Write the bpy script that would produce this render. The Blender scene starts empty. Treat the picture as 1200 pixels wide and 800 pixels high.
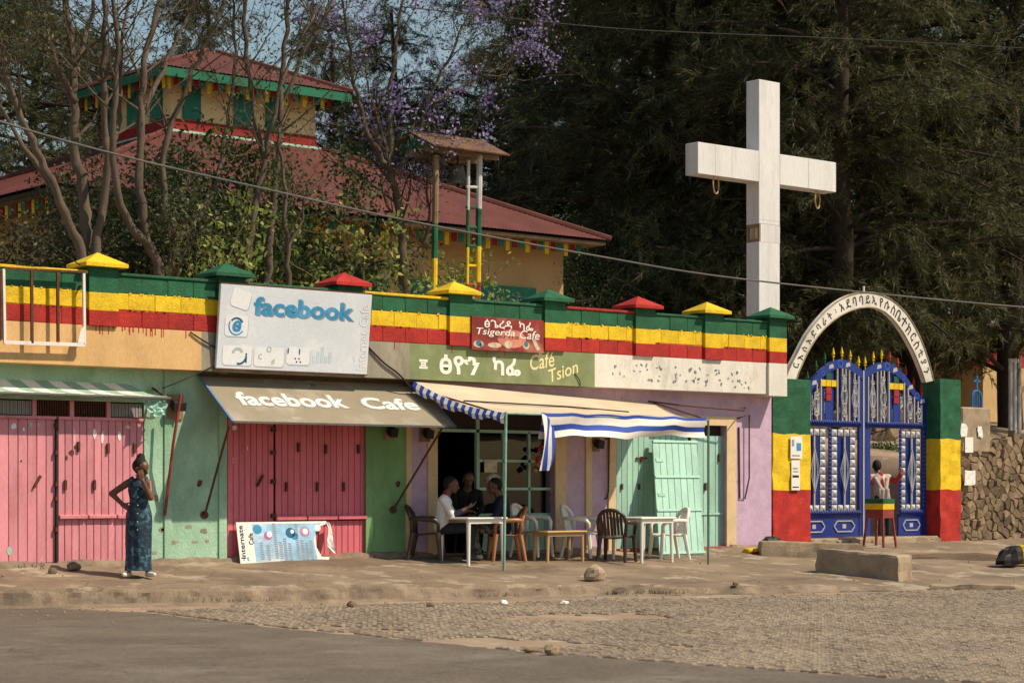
import bpy, bmesh, math, random
import numpy as np
from mathutils import Vector, Matrix, noise as mnoise

random.seed(7)
rng = np.random.default_rng(7)
R = math.radians
scene = bpy.context.scene
COL = scene.collection

# ---------------------------------------------------------------- camera
# world frame: the shop front lies in the plane Y = 0, X runs along the street, Z up, road at Z = 0
F = 2400.0                                   # focal length in pixels of the 1200 px wide photograph
HORIZON = 570.0
TH = math.atan(F / 2900.0)                   # angle between shop front and picture plane
CT, ST = math.cos(TH), math.sin(TH)
CAM = Vector((-12.30, -25.72, 1.55))
cam_d = bpy.data.cameras.new("camera")
cam = bpy.data.objects.new("camera", cam_d)
COL.objects.link(cam)
cam.location = CAM
cam.rotation_euler = (R(90), 0, -TH)
cam_d.sensor_width = 36
cam_d.lens = F / 1200 * 36
cam_d.shift_y = (HORIZON - 400) / 1200
cam_d.clip_start = 0.5
cam_d.clip_end = 2000
cam_d.dof.use_dof = True
cam_d.dof.focus_distance = 33
cam_d.dof.aperture_fstop = 2.8
scene.camera = cam

# ---------------------------------------------------------------- sky, sun, exposure
SUN = Vector((0.686, -0.94, 1.36)).normalized()
world = bpy.data.worlds.new("World")
scene.world = world
world.use_nodes = True
wn = world.node_tree.nodes
sky = wn.new("ShaderNodeTexSky")
sky.sky_type = 'NISHITA'
sky.sun_disc = False
sky.sun_elevation = math.asin(SUN.z)
sky.sun_rotation = math.atan2(SUN.x, SUN.y)
sky.air_density = 1.7
sky.dust_density = 0.8
sky.ozone_density = 2.5
wbg = wn["Background"]
wbg.inputs["Strength"].default_value = 0.095
world.node_tree.links.new(sky.outputs[0], wbg.inputs["Color"])
sun_d = bpy.data.lights.new("sun", 'SUN')
sun_d.energy = 4.9
sun_d.angle = R(0.9)
sun_d.color = (1.0, 0.86, 0.65)
sun = bpy.data.objects.new("sun", sun_d)
COL.objects.link(sun)
sun.rotation_euler = (-SUN).to_track_quat('-Z', 'Y').to_euler()
scene.view_settings.view_transform = 'Standard'
scene.view_settings.look = 'None'
scene.view_settings.exposure = 0.07
scene.view_settings.gamma = 1.0
scene.cycles.max_bounces = 5
scene.cycles.transparent_max_bounces = 8

# ---------------------------------------------------------------- pixel -> place
def ray(px, py):
    u = (px - 600) / F
    return Vector((CT * u + ST, -ST * u + CT, (HORIZON - py) / F))
def P(px, py, Y):
    d = ray(px, py)
    return CAM + d * ((Y - CAM.y) / d.y)
def XY(px, Y=0.0):
    return P(px, 500, Y).x
def lerp(a, b, t): return a + (b - a) * t
def interp(x, pts): return float(np.interp(x, [p[0] for p in pts], [p[1] for p in pts]))
KERB = [(-14, -0.9), (-4, -1.0), (-0.64, -1.4), (2.3, -2.45), (5.6, -3.45), (10.7, -5.15), (26, -10.2)]
KH = [(-14, .25), (-1, .24), (5, .19), (8, .13), (10.7, .075), (14, -.02), (30, -.02)]
def kerb_y(x): return interp(x, KERB)
def ground(x, y):
    """height of the pavement between the shop wall (Y = 0) and the kerb"""
    k = kerb_y(x)
    if y >= 0: return 0.48
    if y <= k: return 0.0
    t = y / k
    return max(0.0, 0.48 - (0.48 - interp(x, KH)) * t ** 0.75)
def G(px, py):
    """where the ray through a pixel meets road or pavement"""
    d = ray(px, py)
    t = 10.0
    while t < 90:
        p = CAM + d * t
        if p.z <= ground(p.x, p.y): break
        t += 0.01
    return Vector((p.x, p.y, ground(p.x, p.y)))

# ---------------------------------------------------------------- materials
def new_mat(name):
    m = bpy.data.materials.new(name)
    m.use_nodes = True
    return m, m.node_tree.nodes, m.node_tree.links, m.node_tree.nodes["Principled BSDF"]
def mixc(N, L, fac, a, b, mode='MIX'):
    n = N.new("ShaderNodeMix"); n.data_type = 'RGBA'; n.blend_type = mode
    for i, v in ((0, fac), (6, a), (7, b)):
        if hasattr(v, 'is_linked') or hasattr(v, 'links'): L.new(v, n.inputs[i])
        elif i == 0: n.inputs[0].default_value = v
        else: n.inputs[i].default_value = (*v[:3], 1)
    return n.outputs[2]
def coords(N, L, stretch=(1, 1, 1)):
    tc = N.new("ShaderNodeTexCoord"); oi = N.new("ShaderNodeObjectInfo")
    mul = N.new("ShaderNodeMath"); mul.operation = 'MULTIPLY'; mul.inputs[1].default_value = 37.0
    L.new(oi.outputs["Random"], mul.inputs[0])
    add = N.new("ShaderNodeVectorMath"); add.operation = 'ADD'
    L.new(tc.outputs["Object"], add.inputs[0]); L.new(mul.outputs[0], add.inputs[1])
    mp = N.new("ShaderNodeMapping"); mp.inputs["Scale"].default_value = stretch
    L.new(add.outputs[0], mp.inputs["Vector"])
    return mp.outputs[0], oi.outputs["Random"]
def ntex(N, L, vec, scale, detail=6, rough=.6):
    n = N.new("ShaderNodeTexNoise"); n.inputs["Scale"].default_value = scale
    n.inputs["Detail"].default_value = detail; n.inputs["Roughness"].default_value = rough
    L.new(vec, n.inputs["Vector"]); return n.outputs["Fac"]
def ramp(N, L, fac, lo, hi):
    n = N.new("ShaderNodeMapRange"); n.inputs["From Min"].default_value = lo; n.inputs["From Max"].default_value = hi
    L.new(fac, n.inputs["Value"]); return n.outputs[0]
def mat(name, col, rough=.85, var=.3, scale=2.5, stain=None, samt=.35, sscale=1.6, sedge=(.52, .68), bump=.25,
        bscale=60, stretch=(1, 1, 1), metal=0, orand=0.0, spec=.3, chip=None, cedge=(.66, .69), cscale=7, grain=.14, gscale=45):
    """painted / mineral surface: base colour with cloudy variation, a stain layer, chips and fine relief"""
    m, N, L, B = new_mat(name)
    v, rnd = coords(N, L, stretch)
    n1 = ntex(N, L, v, scale)
    c = mixc(N, L, ramp(N, L, n1, .3, .72), [x * (1 - var) for x in col], [min(.95, x * (1 + var * .55)) for x in col])
    if stain:
        n2 = ntex(N, L, v, sscale, 8, .7)
        f = N.new("ShaderNodeMath"); f.operation = 'MULTIPLY'; f.inputs[1].default_value = samt
        L.new(ramp(N, L, n2, *sedge), f.inputs[0])
        c = mixc(N, L, f.outputs[0], c, stain)
    if chip:
        n3 = ntex(N, L, v, cscale, 5, .65)
        c = mixc(N, L, ramp(N, L, n3, *cedge), c, chip)
    if grain:
        g_ = N.new("ShaderNodeMapRange"); g_.inputs["From Min"].default_value = .25; g_.inputs["From Max"].default_value = .75
        g_.inputs["To Min"].default_value = 1 - grain; g_.inputs["To Max"].default_value = 1 + grain * .8
        L.new(ntex(N, L, v, gscale, 3, .75), g_.inputs["Value"])
        hg = N.new("ShaderNodeHueSaturation"); L.new(c, hg.inputs["Color"]); L.new(g_.outputs[0], hg.inputs["Value"]); c = hg.outputs[0]
    if orand:
        h = N.new("ShaderNodeHueSaturation"); L.new(c, h.inputs["Color"])
        L.new(ramp(N, L, rnd, -0.0, 1.0), h.inputs["Value"])
        mr = h.inputs["Value"].links[0].from_node
        mr.inputs["To Min"].default_value = 1 - orand; mr.inputs["To Max"].default_value = 1 + orand
        c = h.outputs[0]
    L.new(c, B.inputs["Base Color"])
    B.inputs["Roughness"].default_value = rough
    B.inputs["Metallic"].default_value = metal
    B.inputs["Specular IOR Level"].default_value = spec
    if bump:
        nb = ntex(N, L, v, bscale, 4, .6)
        bp = N.new("ShaderNodeBump"); bp.inputs["Strength"].default_value = bump; bp.inputs["Distance"].default_value = .012
        L.new(nb, bp.inputs["Height"]); L.new(bp.outputs[0], B.inputs["Normal"])
    return m
def add_cracks(m, col, scale=1.3, width=.012, amt=.75):
    """thin irregular cracks laid over a material's base colour"""
    N, L = m.node_tree.nodes, m.node_tree.links; B = N["Principled BSDF"]; src = B.inputs["Base Color"].links[0].from_socket
    tc = N.new("ShaderNodeTexCoord"); nn = N.new("ShaderNodeTexNoise"); nn.inputs["Scale"].default_value = 2.2; nn.inputs["Detail"].default_value = 6
    L.new(tc.outputs["Object"], nn.inputs["Vector"])
    va = N.new("ShaderNodeVectorMath"); va.operation = 'MULTIPLY_ADD'; va.inputs[1].default_value = (.7, .7, .0)
    L.new(nn.outputs["Color"], va.inputs[0]); L.new(tc.outputs["Object"], va.inputs[2])
    vo = N.new("ShaderNodeTexVoronoi"); vo.feature = 'DISTANCE_TO_EDGE'; vo.inputs["Scale"].default_value = scale; L.new(va.outputs[0], vo.inputs["Vector"])
    mr = N.new("ShaderNodeMapRange"); mr.inputs["From Min"].default_value = 0; mr.inputs["From Max"].default_value = width; mr.inputs["To Min"].default_value = amt; mr.inputs["To Max"].default_value = 0
    L.new(vo.outputs["Distance"], mr.inputs["Value"])
    n2 = ntex(N, L, tc.outputs["Object"], .35, 3); mm = N.new("ShaderNodeMath"); mm.operation = 'MULTIPLY'; L.new(mr.outputs[0], mm.inputs[0]); L.new(ramp(N, L, n2, .45, .6), mm.inputs[1])
    L.new(mixc(N, L, mm.outputs[0], src, col), B.inputs["Base Color"])
def leaf_mat(name, c1, c2, c3=None, f3=.1, trans=.3, rough=.6):
    m, N, L, B = new_mat(name)
    g = N.new("ShaderNodeNewGeometry")
    c = mixc(N, L, g.outputs["Random Per Island"], c1, c2)
    tc = N.new("ShaderNodeTexCoord")
    n1 = ntex(N, L, tc.outputs["Object"], .55, 3, .5)
    c = mixc(N, L, ramp(N, L, n1, .35, .65), mixc(N, L, 1.0, c, (.55, .55, .55), 'MULTIPLY'), c)
    if c3:
        gt = N.new("ShaderNodeMath"); gt.operation = 'MULTIPLY'; gt.inputs[1].default_value = 7.31
        fr = N.new("ShaderNodeMath"); fr.operation = 'FRACT'
        lt = N.new("ShaderNodeMath"); lt.operation = 'LESS_THAN'; lt.inputs[1].default_value = f3
        L.new(g.outputs["Random Per Island"], gt.inputs[0]); L.new(gt.outputs[0], fr.inputs[0]); L.new(fr.outputs[0], lt.inputs[0])
        c = mixc(N, L, lt.outputs[0], c, c3)
    L.new(c, B.inputs["Base Color"]); B.inputs["Roughness"].default_value = rough
    B.inputs["Specular IOR Level"].default_value = .25
    t = N.new("ShaderNodeBsdfTranslucent"); L.new(c, t.inputs["Color"])
    ms = N.new("ShaderNodeMixShader"); ms.inputs[0].default_value = trans
    out = N["Material Output"]
    L.new(B.outputs[0], ms.inputs[1]); L.new(t.outputs[0], ms.inputs[2]); L.new(ms.outputs[0], out.inputs["Surface"])
    return m

GRIME = (.10, .075, .05)
PG, PY, PR = (.016, .115, .05), (.80, .53, .014), (.44, .026, .018)     # the green, yellow and red of the parapet
MT = dict(
    green=mat('paint_green', PG, .7, .35, 5, (.02, .05, .03), .5, bump=1.0, bscale=42, grain=.28, gscale=38, chip=(.05, .10, .06), cedge=(.66, .74), cscale=9, orand=.12),
    yellow=mat('paint_yellow', PY, .7, .22, 5, (.45, .25, .03), .45, bump=1.0, bscale=42, grain=.28, gscale=38, chip=(.40, .26, .10), cedge=(.66, .74), cscale=9, orand=.06),
    red=mat('paint_red', PR, .7, .3, 5, (.18, .02, .02), .5, bump=1.0, bscale=42, grain=.28, gscale=38, chip=(.20, .07, .05), cedge=(.66, .74), cscale=9, orand=.12),
    tan=mat('tan_plaster', (.69, .43, .19), .9, .14, 1.6, (.36, .23, .10), .45, 2.2, stretch=(1, 1, .35), bump=.3),
    grey=mat('grey_cement', (.33, .29, .22), .95, .3, 3, (.12, .11, .09), .7, 2.2, stretch=(1, 1, .3)),
    olive=mat('olive_paint', (.22, .26, .12), .9, .25, 2.6, (.34, .32, .22), .55, 2.4, bump=.3),
    whitewash=mat('whitewash', (.72, .68, .60), .9, .12, 3, (.33, .29, .23), .6, 1.9, stretch=(1, 1, .45), bump=.4),
    mint=mat('mint_plaster', (.38, .59, .43), .9, .28, 1.8, (.14, .28, .16), .6, 1.1, (.48, .68), stretch=(1, 1, .6), bump=.9, bscale=40, chip=(.34, .27, .17), cedge=(.71, .74), cscale=3),
    leafgreen=mat('green_plaster', (.20, .37, .16), .9, .28, 1.8, (.09, .18, .07), .6, 1.1, (.48, .68), stretch=(1, 1, .6), bump=.9, bscale=40, chip=(.30, .25, .14), cedge=(.72, .75), cscale=3),
    purple=mat('purple_plaster', (.54, .38, .52), .9, .2, 3, (.62, .48, .55), .6, 2.4, bump=.6, bscale=35, chip=(.25, .16, .27), cedge=(.64, .74), cscale=4),
    cream=mat('cream_trim', (.70, .52, .31), .85, .18, 3, (.38, .26, .15), .5, 3),
    pink=mat('pink_paint', (.67, .26, .305), .6, .22, 2.2, (.42, .15, .14), .6, 2.6, stretch=(1, 1, .3), bump=.12, orand=.06, chip=(.70, .52, .47), cedge=(.69, .71), cscale=4),
    rose=mat('rose_paint', (.68, .16, .205), .6, .22, 2.2, (.36, .09, .09), .6, 2.6, stretch=(1, 1, .3), bump=.12, orand=.06, chip=(.6, .3, .28), cedge=(.71, .73), cscale=4),
    seafoam=mat('seafoam_paint', (.38, .62, .52), .6, .16, 2.2, (.22, .38, .27), .55, 2.6, stretch=(1, 1, .3), bump=.12, orand=.05),
    darkwood=mat('dark_joint', (.05, .035, .03), .9),
    rust=mat('rusty_steel', (.14, .055, .03), .8, .4, 12, (.05, .02, .015), .6, 9, metal=.2),
    steelred=mat('red_painted_steel', (.30, .05, .04), .6, .4, 10, (.08, .03, .02), .6, 9),
    blackm=mat('black_metal', (.02, .018, .016), .6),
    wire=mat('black_cable', (.025, .022, .02), .7, bump=0),
    palewire=mat('pale_cable', (.12, .115, .105), .7, bump=0),
    signwhite=mat('sign_vinyl', (.66, .70, .76), .45, .08, 1.2, (.80, .82, .84), .8, .9, bump=0, chip=(.45, .50, .56), cedge=(.66, .70), cscale=1.7),
    signpale=mat('sign_icon_pale', (.80, .81, .83), .45, .05, 2, bump=0),
    signshade=mat('sign_icon_shade', (.46, .50, .57), .45, .1, 3, bump=0),
    fbblue=mat('sign_blue_print', (.045, .30, .56), .45, .25, 3, (.16, .45, .66), .5, 3, bump=0),
    fbdark=mat('sign_dark_blue_print', (.02, .13, .26), .45, .25, 5, bump=0),
    silver=mat('grey_print', (.27, .29, .33), .5, .1, bump=0),
    awntaupe=mat('taupe_canvas', (.285, .24, .168), .8, .14, 1.2, (.40, .36, .29), .7, 1.3, bump=.8, bscale=5),
    awnlight=mat('faded_canvas_patch', (.345, .30, .225), .8, .1, bump=0),
    awnblue=mat('blue_piping', (.12, .22, .42), .7, .2, bump=0),
    white=mat('white_paint', (.78, .74, .68), .6, .1, 4, (.45, .36, .28), .4, 3, bump=.1),
    letterwhite=mat('white_lettering', (.82, .79, .72), .7, .1, 6, bump=0),
    lettercream=mat('cream_lettering', (.78, .68, .34), .7, .1, 6, bump=0),
    letterblack=mat('black_lettering', (.025, .025, .04), .7, .2, bump=0),
    beige=mat('beige_tarpaulin', (.62, .50, .36), .8, .16, 1.5, (.40, .30, .2), .5, 1.4, bump=.35, bscale=8, stretch=(.6, 2.2, 1)),
    tarpblue=mat('blue_stripe', (.03, .08, .42), .7, .15, 2, bump=.1),
    tarpwhite=mat('white_stripe', (.80, .76, .70), .7, .1, 2, (.55, .45, .36), .4, bump=.1),
    tarpgreen=mat('green_stripe', (.30, .46, .35), .7, .2, 2, bump=.1),
    polegreen=mat('pale_green_pole', (.23, .42, .33), .5, .3, 8, (.2, .12, .07), .6, 6, bump=.1),
    pole_dark=mat('dark_green_pole', (.10, .20, .15), .5, .3, 8, (.2, .12, .07), .6, 6, bump=.1),
    redprint=mat('red_print', (.27, .035, .03), .45, .45, 1.6, (.55, .25, .18), .6, 1.4, bump=0),
    crossw=mat('cross_white_sheet', (.70, .69, .67), .45, .06, 1.2, (.47, .45, .41), .7, 1.8, (.48, .68), stretch=(1, 1, .12), bump=.05),
    seam=mat('sheet_joint', (.55, .54, .52), .6, bump=0),
    wood=mat('weathered_wood', (.28, .19, .11), .9, .4, 4, stretch=(1, 1, .2)),
    roofred=mat('red_roof_sheet', (.135, .040, .032), .65, .3, 1.2, (.10, .038, .03), .7, .8, bump=.1),
    churchwall=mat('ochre_wall', (.52, .35, .17), .9, .15, 1.5, (.4, .26, .12), .4, 1.2),
    maroon=mat('maroon_band', (.27, .022, .018), .85, .2),
    teal=mat('teal_shutter', (.01, .19, .13), .6, .2),
    eavegreen=mat('eave_green', (.013, .15, .08), .7, .25),
    oldroof=mat('brown_roof_sheet', (.16, .085, .055), .8, .4, 4, (.3, .17, .1), .5, 3),
    bronze=mat('bell_bronze', (.16, .15, .13), .5, .3, metal=.3),
    bluegate=mat('blue_gate_paint', (.005, .027, .23), .4, .25, 4, (.02, .02, .08), .4, 4, bump=.05, spec=.5),
    gatesilver=mat('silver_paint', (.46, .46, .48), .4, .12, bump=0, metal=.2),
    concrete=mat('concrete', (.36, .275, .185), .95, .3, 4, (.16, .12, .08), .7, 2.2, bump=.6, bscale=30),
    paper=mat('paper', (.78, .76, .72), .8, .06, bump=0),
    stone=mat('rubble_stone', (.24, .17, .105), .95, .45, 5, (.10, .075, .05), .6, 4, bump=.8, bscale=22, orand=.4),
    mortar=mat('mortar', (.12, .09, .06), .95, .4, 4, bump=.7, bscale=20),
    dark=mat('dark_interior', (.035, .03, .025), .95, .3, 1, bump=0),
    plasticwhite=mat('white_plastic', (.80, .77, .71), .35, .05, 3, (.62, .55, .45), .3, 2, bump=0, spec=.5),
    plasticbrown=mat('dark_brown_plastic', (.05, .028, .018), .4, .15, bump=0, spec=.5),
    plasticorange=mat('orange_brown_plastic', (.42, .17, .07), .4, .1, bump=0, spec=.5),
    plastictan=mat('tan_plastic', (.50, .31, .14), .45, .12, bump=0, spec=.4),
    skin=mat('brown_skin', (.14, .062, .032), .5, .12, 8, bump=0, spec=.4),
    hair=mat('black_hair', (.009, .007, .006), .7, .3, 30, bump=.6, bscale=90),
    shirt=mat('white_shirt', (.78, .75, .71), .85, .08, 6, bump=.3, bscale=14),
    navy=mat('navy_jacket', (.012, .016, .035), .85, .25, 6, bump=.3, bscale=14),
    trouser=mat('dark_trousers', (.022, .03, .035), .85, .25, 6, bump=.3, bscale=14),
    camo=mat('grey_patterned_trousers', (.22, .21, .19), .85, .3, 18, (.05, .05, .05), 1, 14, (.47, .5), bump=.2, bscale=14),
    redcloth=mat('red_cloth', (.36, .025, .03), .85, .25, 6, bump=.3, bscale=14),
    shawl=mat('off_white_shawl', (.56, .46, .38), .9, .15, 8, (.38, .2, .16), .6, 7, bump=.4, bscale=18),
    grass=mat('dry_weeds', (.10, .10, .03), .9, .4, 8, bump=0),
)
def dress_mat():
    m, N, L, B = new_mat('blue_printed_cotton')
    v, _ = coords(N, L)
    a = ntex(N, L, v, 17, 3, .7); b = ntex(N, L, v, 6, 4, .6)
    c = mixc(N, L, ramp(N, L, a, .50, .58), (.008, .024, .042), (.065, .17, .22))
    c = mixc(N, L, ramp(N, L, b, .44, .62), c, (.010, .028, .055))
    L.new(c, B.inputs["Base Color"]); B.inputs["Roughness"].default_value = .85
    return m
MT['dress'] = dress_mat()
def glass_mat():
    m, N, L, B = new_mat('window_glass')
    g = N.new("ShaderNodeBsdfGlossy"); g.inputs["Roughness"].default_value = .05
    t = N.new("ShaderNodeBsdfTransparent"); t.inputs["Color"].default_value = (.75, .8, .78, 1)
    ms = N.new("ShaderNodeMixShader"); ms.inputs[0].default_value = .06; L.new(t.outputs[0], ms.inputs[1]); L.new(g.outputs[0], ms.inputs[2])
    L.new(ms.outputs[0], N["Material Output"].inputs["Surface"])
    return m
MT['glass'] = glass_mat()

# ---------------------------------------------------------------- mesh building
class MB:
    """collects shapes for ONE mesh; faces carry a material index"""
    def __init__(s): s.v = []; s.f = []; s.m = []; s.mi = 0; s.smooth = False
    def add(s, vs, fs):
        o = len(s.v); s.v += [tuple(v) for v in vs]; s.f += [tuple(i + o for i in f) for f in fs]; s.m += [s.mi] * len(fs); return s
    def box(s, x0, x1, y0, y1, z0, z1):
        return s.hexa([(x0, y0, z0), (x1, y0, z0), (x1, y1, z0), (x0, y1, z0), (x0, y0, z1), (x1, y0, z1), (x1, y1, z1), (x0, y1, z1)])
    def hexa(s, v):
        return s.add(v, [(0, 3, 2, 1), (4, 5, 6, 7), (0, 1, 5, 4), (1, 2, 6, 5), (2, 3, 7, 6), (3, 0, 4, 7)])
    def slab(s, quad, t):
        """quad of four points (counter-clockwise seen from the front), thickened backwards by t"""
        q = [Vector(p) for p in quad]
        n = (q[1] - q[0]).cross(q[3] - q[0]).normalized()
        return s.hexa([q[0] - n * t, q[1] - n * t, q[2] - n * t, q[3] - n * t, *q])
    def bar(s, a, b, w, h=None, up=(0, 0, 1)):
        a, b = Vector(a), Vector(b); h = h or w
        d = (b - a).normalized(); up = Vector(up)
        if abs(d.dot(up)) > .98: up = Vector((0, 1, 0))
        r = d.cross(up).normalized() * w / 2; u = r.cross(d).normalized() * h / 2
        return s.hexa([a - r - u, a + r - u, b + r - u, b - r - u, a - r + u, a + r + u, b + r + u, b - r + u])
    def tube(s, pts, rad, n=8, cap=True):
        pts = [Vector(p) for p in pts]
        if not hasattr(rad, '__len__'): rad = [rad] * len(pts)
        vs = []; ref = None
        for i, p in enumerate(pts):
            d = (pts[min(i + 1, len(pts) - 1)] - pts[max(i - 1, 0)]).normalized()
            if ref is None: ref = Vector((0, 0, 1)) if abs(d.z) < .9 else Vector((1, 0, 0))
            a = (ref - d * ref.dot(d)).normalized(); ref = a; b = d.cross(a)
            for k in range(n):
                t = 2 * math.pi * k / n
                vs.append(p + (a * math.cos(t) + b * math.sin(t)) * rad[i])
        fs = [(i * n + k, i * n + (k + 1) % n, (i + 1) * n + (k + 1) % n, (i + 1) * n + k) for i in range(len(pts) - 1) for k in range(n)]
        if cap: fs += [tuple(range(n))[::-1], tuple((len(pts) - 1) * n + k for k in range(n))]
        return s.add(vs, fs)
    def lathe(s, c, prof, n=16):
        c = Vector(c); vs = []
        for r, z in prof:
            vs += [c + Vector((r * math.cos(2 * math.pi * k / n), r * math.sin(2 * math.pi * k / n), z)) for k in range(n)]
        fs = [(i * n + k, i * n + (k + 1) % n, (i + 1) * n + (k + 1) % n, (i + 1) * n + k) for i in range(len(prof) - 1) for k in range(n)]
        fs += [tuple(range(n))[::-1], tuple((len(prof) - 1) * n + k for k in range(n))]
        return s.add(vs, fs)
    def ball(s, c, r, n=10, k=7):
        c = Vector(c); rx, ry, rz = r if hasattr(r, '__len__') else (r, r, r)
        vs = [c + Vector((0, 0, -rz))]
        for i in range(1, k):
            a = -math.pi / 2 + math.pi * i / k
            vs += [c + Vector((rx * math.cos(a) * math.cos(2 * math.pi * j / n), ry * math.cos(a) * math.sin(2 * math.pi * j / n), rz * math.sin(a))) for j in range(n)]
        vs.append(c + Vector((0, 0, rz)))
        fs = [(0, 1 + (j + 1) % n, 1 + j) for j in range(n)]
        for i in range(k - 2):
            fs += [(1 + i * n + j, 1 + i * n + (j + 1) % n, 1 + (i + 1) * n + (j + 1) % n, 1 + (i + 1) * n + j) for j in range(n)]
        l = len(vs) - 1
        fs += [(1 + (k - 2) * n + j, 1 + (k - 2) * n + (j + 1) % n, l) for j in range(n)]
        return s.add(vs, fs)
    def extrude(s, poly, frame, t):
        """2-D outline (counter-clockwise) laid on a frame and thickened backwards by t"""
        n = len(poly)
        vs = [frame @ Vector((x, y, 0)) for x, y in poly] + [frame @ Vector((x, y, -t)) for x, y in poly]
        return s.add(vs, [tuple(range(n)), tuple(range(n, 2 * n))[::-1]] + [(i, n + i, n + (i + 1) % n, (i + 1) % n) for i in range(n)])
    def sheet(s, grid, t=0.0):
        """grid[i][j] of points -> surface, thickened by t along its normal when t > 0"""
        a, b = len(grid), len(grid[0])
        vs = [Vector(p) for r in grid for p in r]
        fs = [(i * b + j, i * b + j + 1, (i + 1) * b + j + 1, (i + 1) * b + j) for i in range(a - 1) for j in range(b - 1)]
        if t:
            n = (vs[b] - vs[0]).cross(vs[1] - vs[0]).normalized() * t
            o = len(vs); vs += [v + n for v in vs]
            fs += [tuple(i + o for i in f)[::-1] for f in fs]
            for i in range(a - 1):
                fs += [(i * b, (i + 1) * b, (i + 1) * b + o, i * b + o), (i * b + b - 1, i * b + b - 1 + o, (i + 1) * b + b - 1 + o, (i + 1) * b + b - 1)]
            for j in range(b - 1):
                fs += [(j, j + o, j + 1 + o, j + 1), ((a - 1) * b + j, (a - 1) * b + j + 1, (a - 1) * b + j + 1 + o, (a - 1) * b + j + o)]
        return s.add(vs, fs)
    def mesh(s, name):
        me = bpy.data.meshes.new(name)
        me.from_pydata(s.v, [], s.f)
        if any(s.m): me.polygons.foreach_set('material_index', s.m)
        if s.smooth: me.polygons.foreach_set('use_smooth', [True] * len(s.f))
        me.update()
        return me
    def build(s, name, mats, parent=None, bevel=0, **kw):
        me = s.mesh(name)
        bm = bmesh.new(); bm.from_mesh(me)
        bmesh.ops.recalc_face_normals(bm, faces=bm.faces[:])
        if bevel: bmesh.ops.bevel(bm, geom=bm.edges[:], offset=bevel, segments=1, affect='EDGES', clamp_overlap=True)
        bm.to_mesh(me); bm.free()
        return obj(name, me, mats, parent, **kw)
WM = {}
def obj(name, me, mats, parent=None, local=False, **kw):
    o = bpy.data.objects.new(name, me); COL.objects.link(o)
    if not me.materials:
        for m in (mats if isinstance(mats, (list, tuple)) else [mats]): me.materials.append(MT[m] if isinstance(m, str) else m)
    WM[o.name] = Matrix.Identity(4)
    if parent:
        o.parent = parent
        if local: WM[o.name] = WM[parent.name].copy()
        else: o.matrix_parent_inverse = WM[parent.name].inverted()
    tag(o, **kw)
    return o
def tag(o, label=None, cat=None, group=None, kind=None):
    if label: o['label'] = label
    if cat: o['category'] = cat
    if group: o['group'] = group
    if kind: o['kind'] = kind
    return o
def thing(name, label, cat, loc=(0, 0, 0), rz=0.0, group=None):
    o = bpy.data.objects.new(name, None); COL.objects.link(o)
    o.location = loc; o.rotation_euler = (0, 0, rz); o.empty_display_size = .1
    WM[o.name] = Matrix.Translation(loc) @ Matrix.Rotation(rz, 4, 'Z')
    return tag(o, label, cat, group)
def place(o, loc=None, rz=None):
    """moves an object whose mesh is in its own coordinates under a parent in world coordinates"""
    if loc is not None: o.location = loc
    if rz is not None: o.rotation_euler.z = rz
    return o
def copy_tree(o, parent=None, label=None):
    c = o.copy(); COL.objects.link(c)
    WM[c.name] = WM[o.name].copy()
    if parent: c.parent = parent
    if label: c['label'] = label
    for ch in list(o.children): copy_tree(ch, c)
    return c

# ---------------------------------------------------------------- lettering
TXT = {}
ARCH_TEXT = "ርእሰአድባራት፡አደባባይኢየሱስቤተክርስቲያን"
def prefetch(items):
    tmp = []
    for s, bold, shear in items:
        c = bpy.data.curves.new("t", 'FONT'); c.body = s; c.offset = bold; c.shear = shear; c.resolution_u = 3
        o = bpy.data.objects.new("t", c); COL.objects.link(o); tmp.append((s, bold, shear, o, c))
    dg = bpy.context.evaluated_depsgraph_get()
    for s, bold, shear, o, c in tmp:
        me = o.evaluated_get(dg).to_mesh()
        TXT[(s, bold, shear)] = ([(v.co.x, v.co.y) for v in me.vertices], [tuple(p.vertices) for p in me.polygons])
        o.evaluated_get(dg).to_mesh_clear()
    for s, bold, shear, o, c in tmp:
        bpy.data.objects.remove(o); bpy.data.curves.remove(c)
LET = [("facebook", .03, 0), ("facebook", .022, 0), ("facebook", .07, 0), ("Cafe", .022, 0), ("Cafe", .07, 0), ("Internet Cafe", .004, 0), ("Internet Cafe", .014, 0),
       ("ፅዮን", .03, 0), ("ካፌ", .03, 0), ("፤", .05, 0), ("Café", .01, .25), ("Tsion", .01, .25), ("ፅጌረዳ", .012, 0), ("ካፌ", .012, 0), ("Tsigerda", .006, .2), ("Cafe", .006, .2), ("sgerda", .006, .1),
       ("Internate", .008, 0), ("Cafe", .008, 0), ("e", .03, .2), ("i", .03, 0), ("c", .0, 0), ("gl", .0, 0), ("f", .02, 0), ("t", .02, 0)]
LET += [(ch, .014, 0) for ch in sorted(set(ARCH_TEXT.replace(' ', '')))]
prefetch(LET)
def frame(o, u, v):
    """matrix whose x, y axes run along u and v (unit) from o; z is the surface normal"""
    u = Vector(u).normalized(); n = u.cross(Vector(v)).normalized(); v = n.cross(u)
    m = Matrix((u, v, n)).transposed().to_4x4(); m.translation = Vector(o); return m
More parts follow.
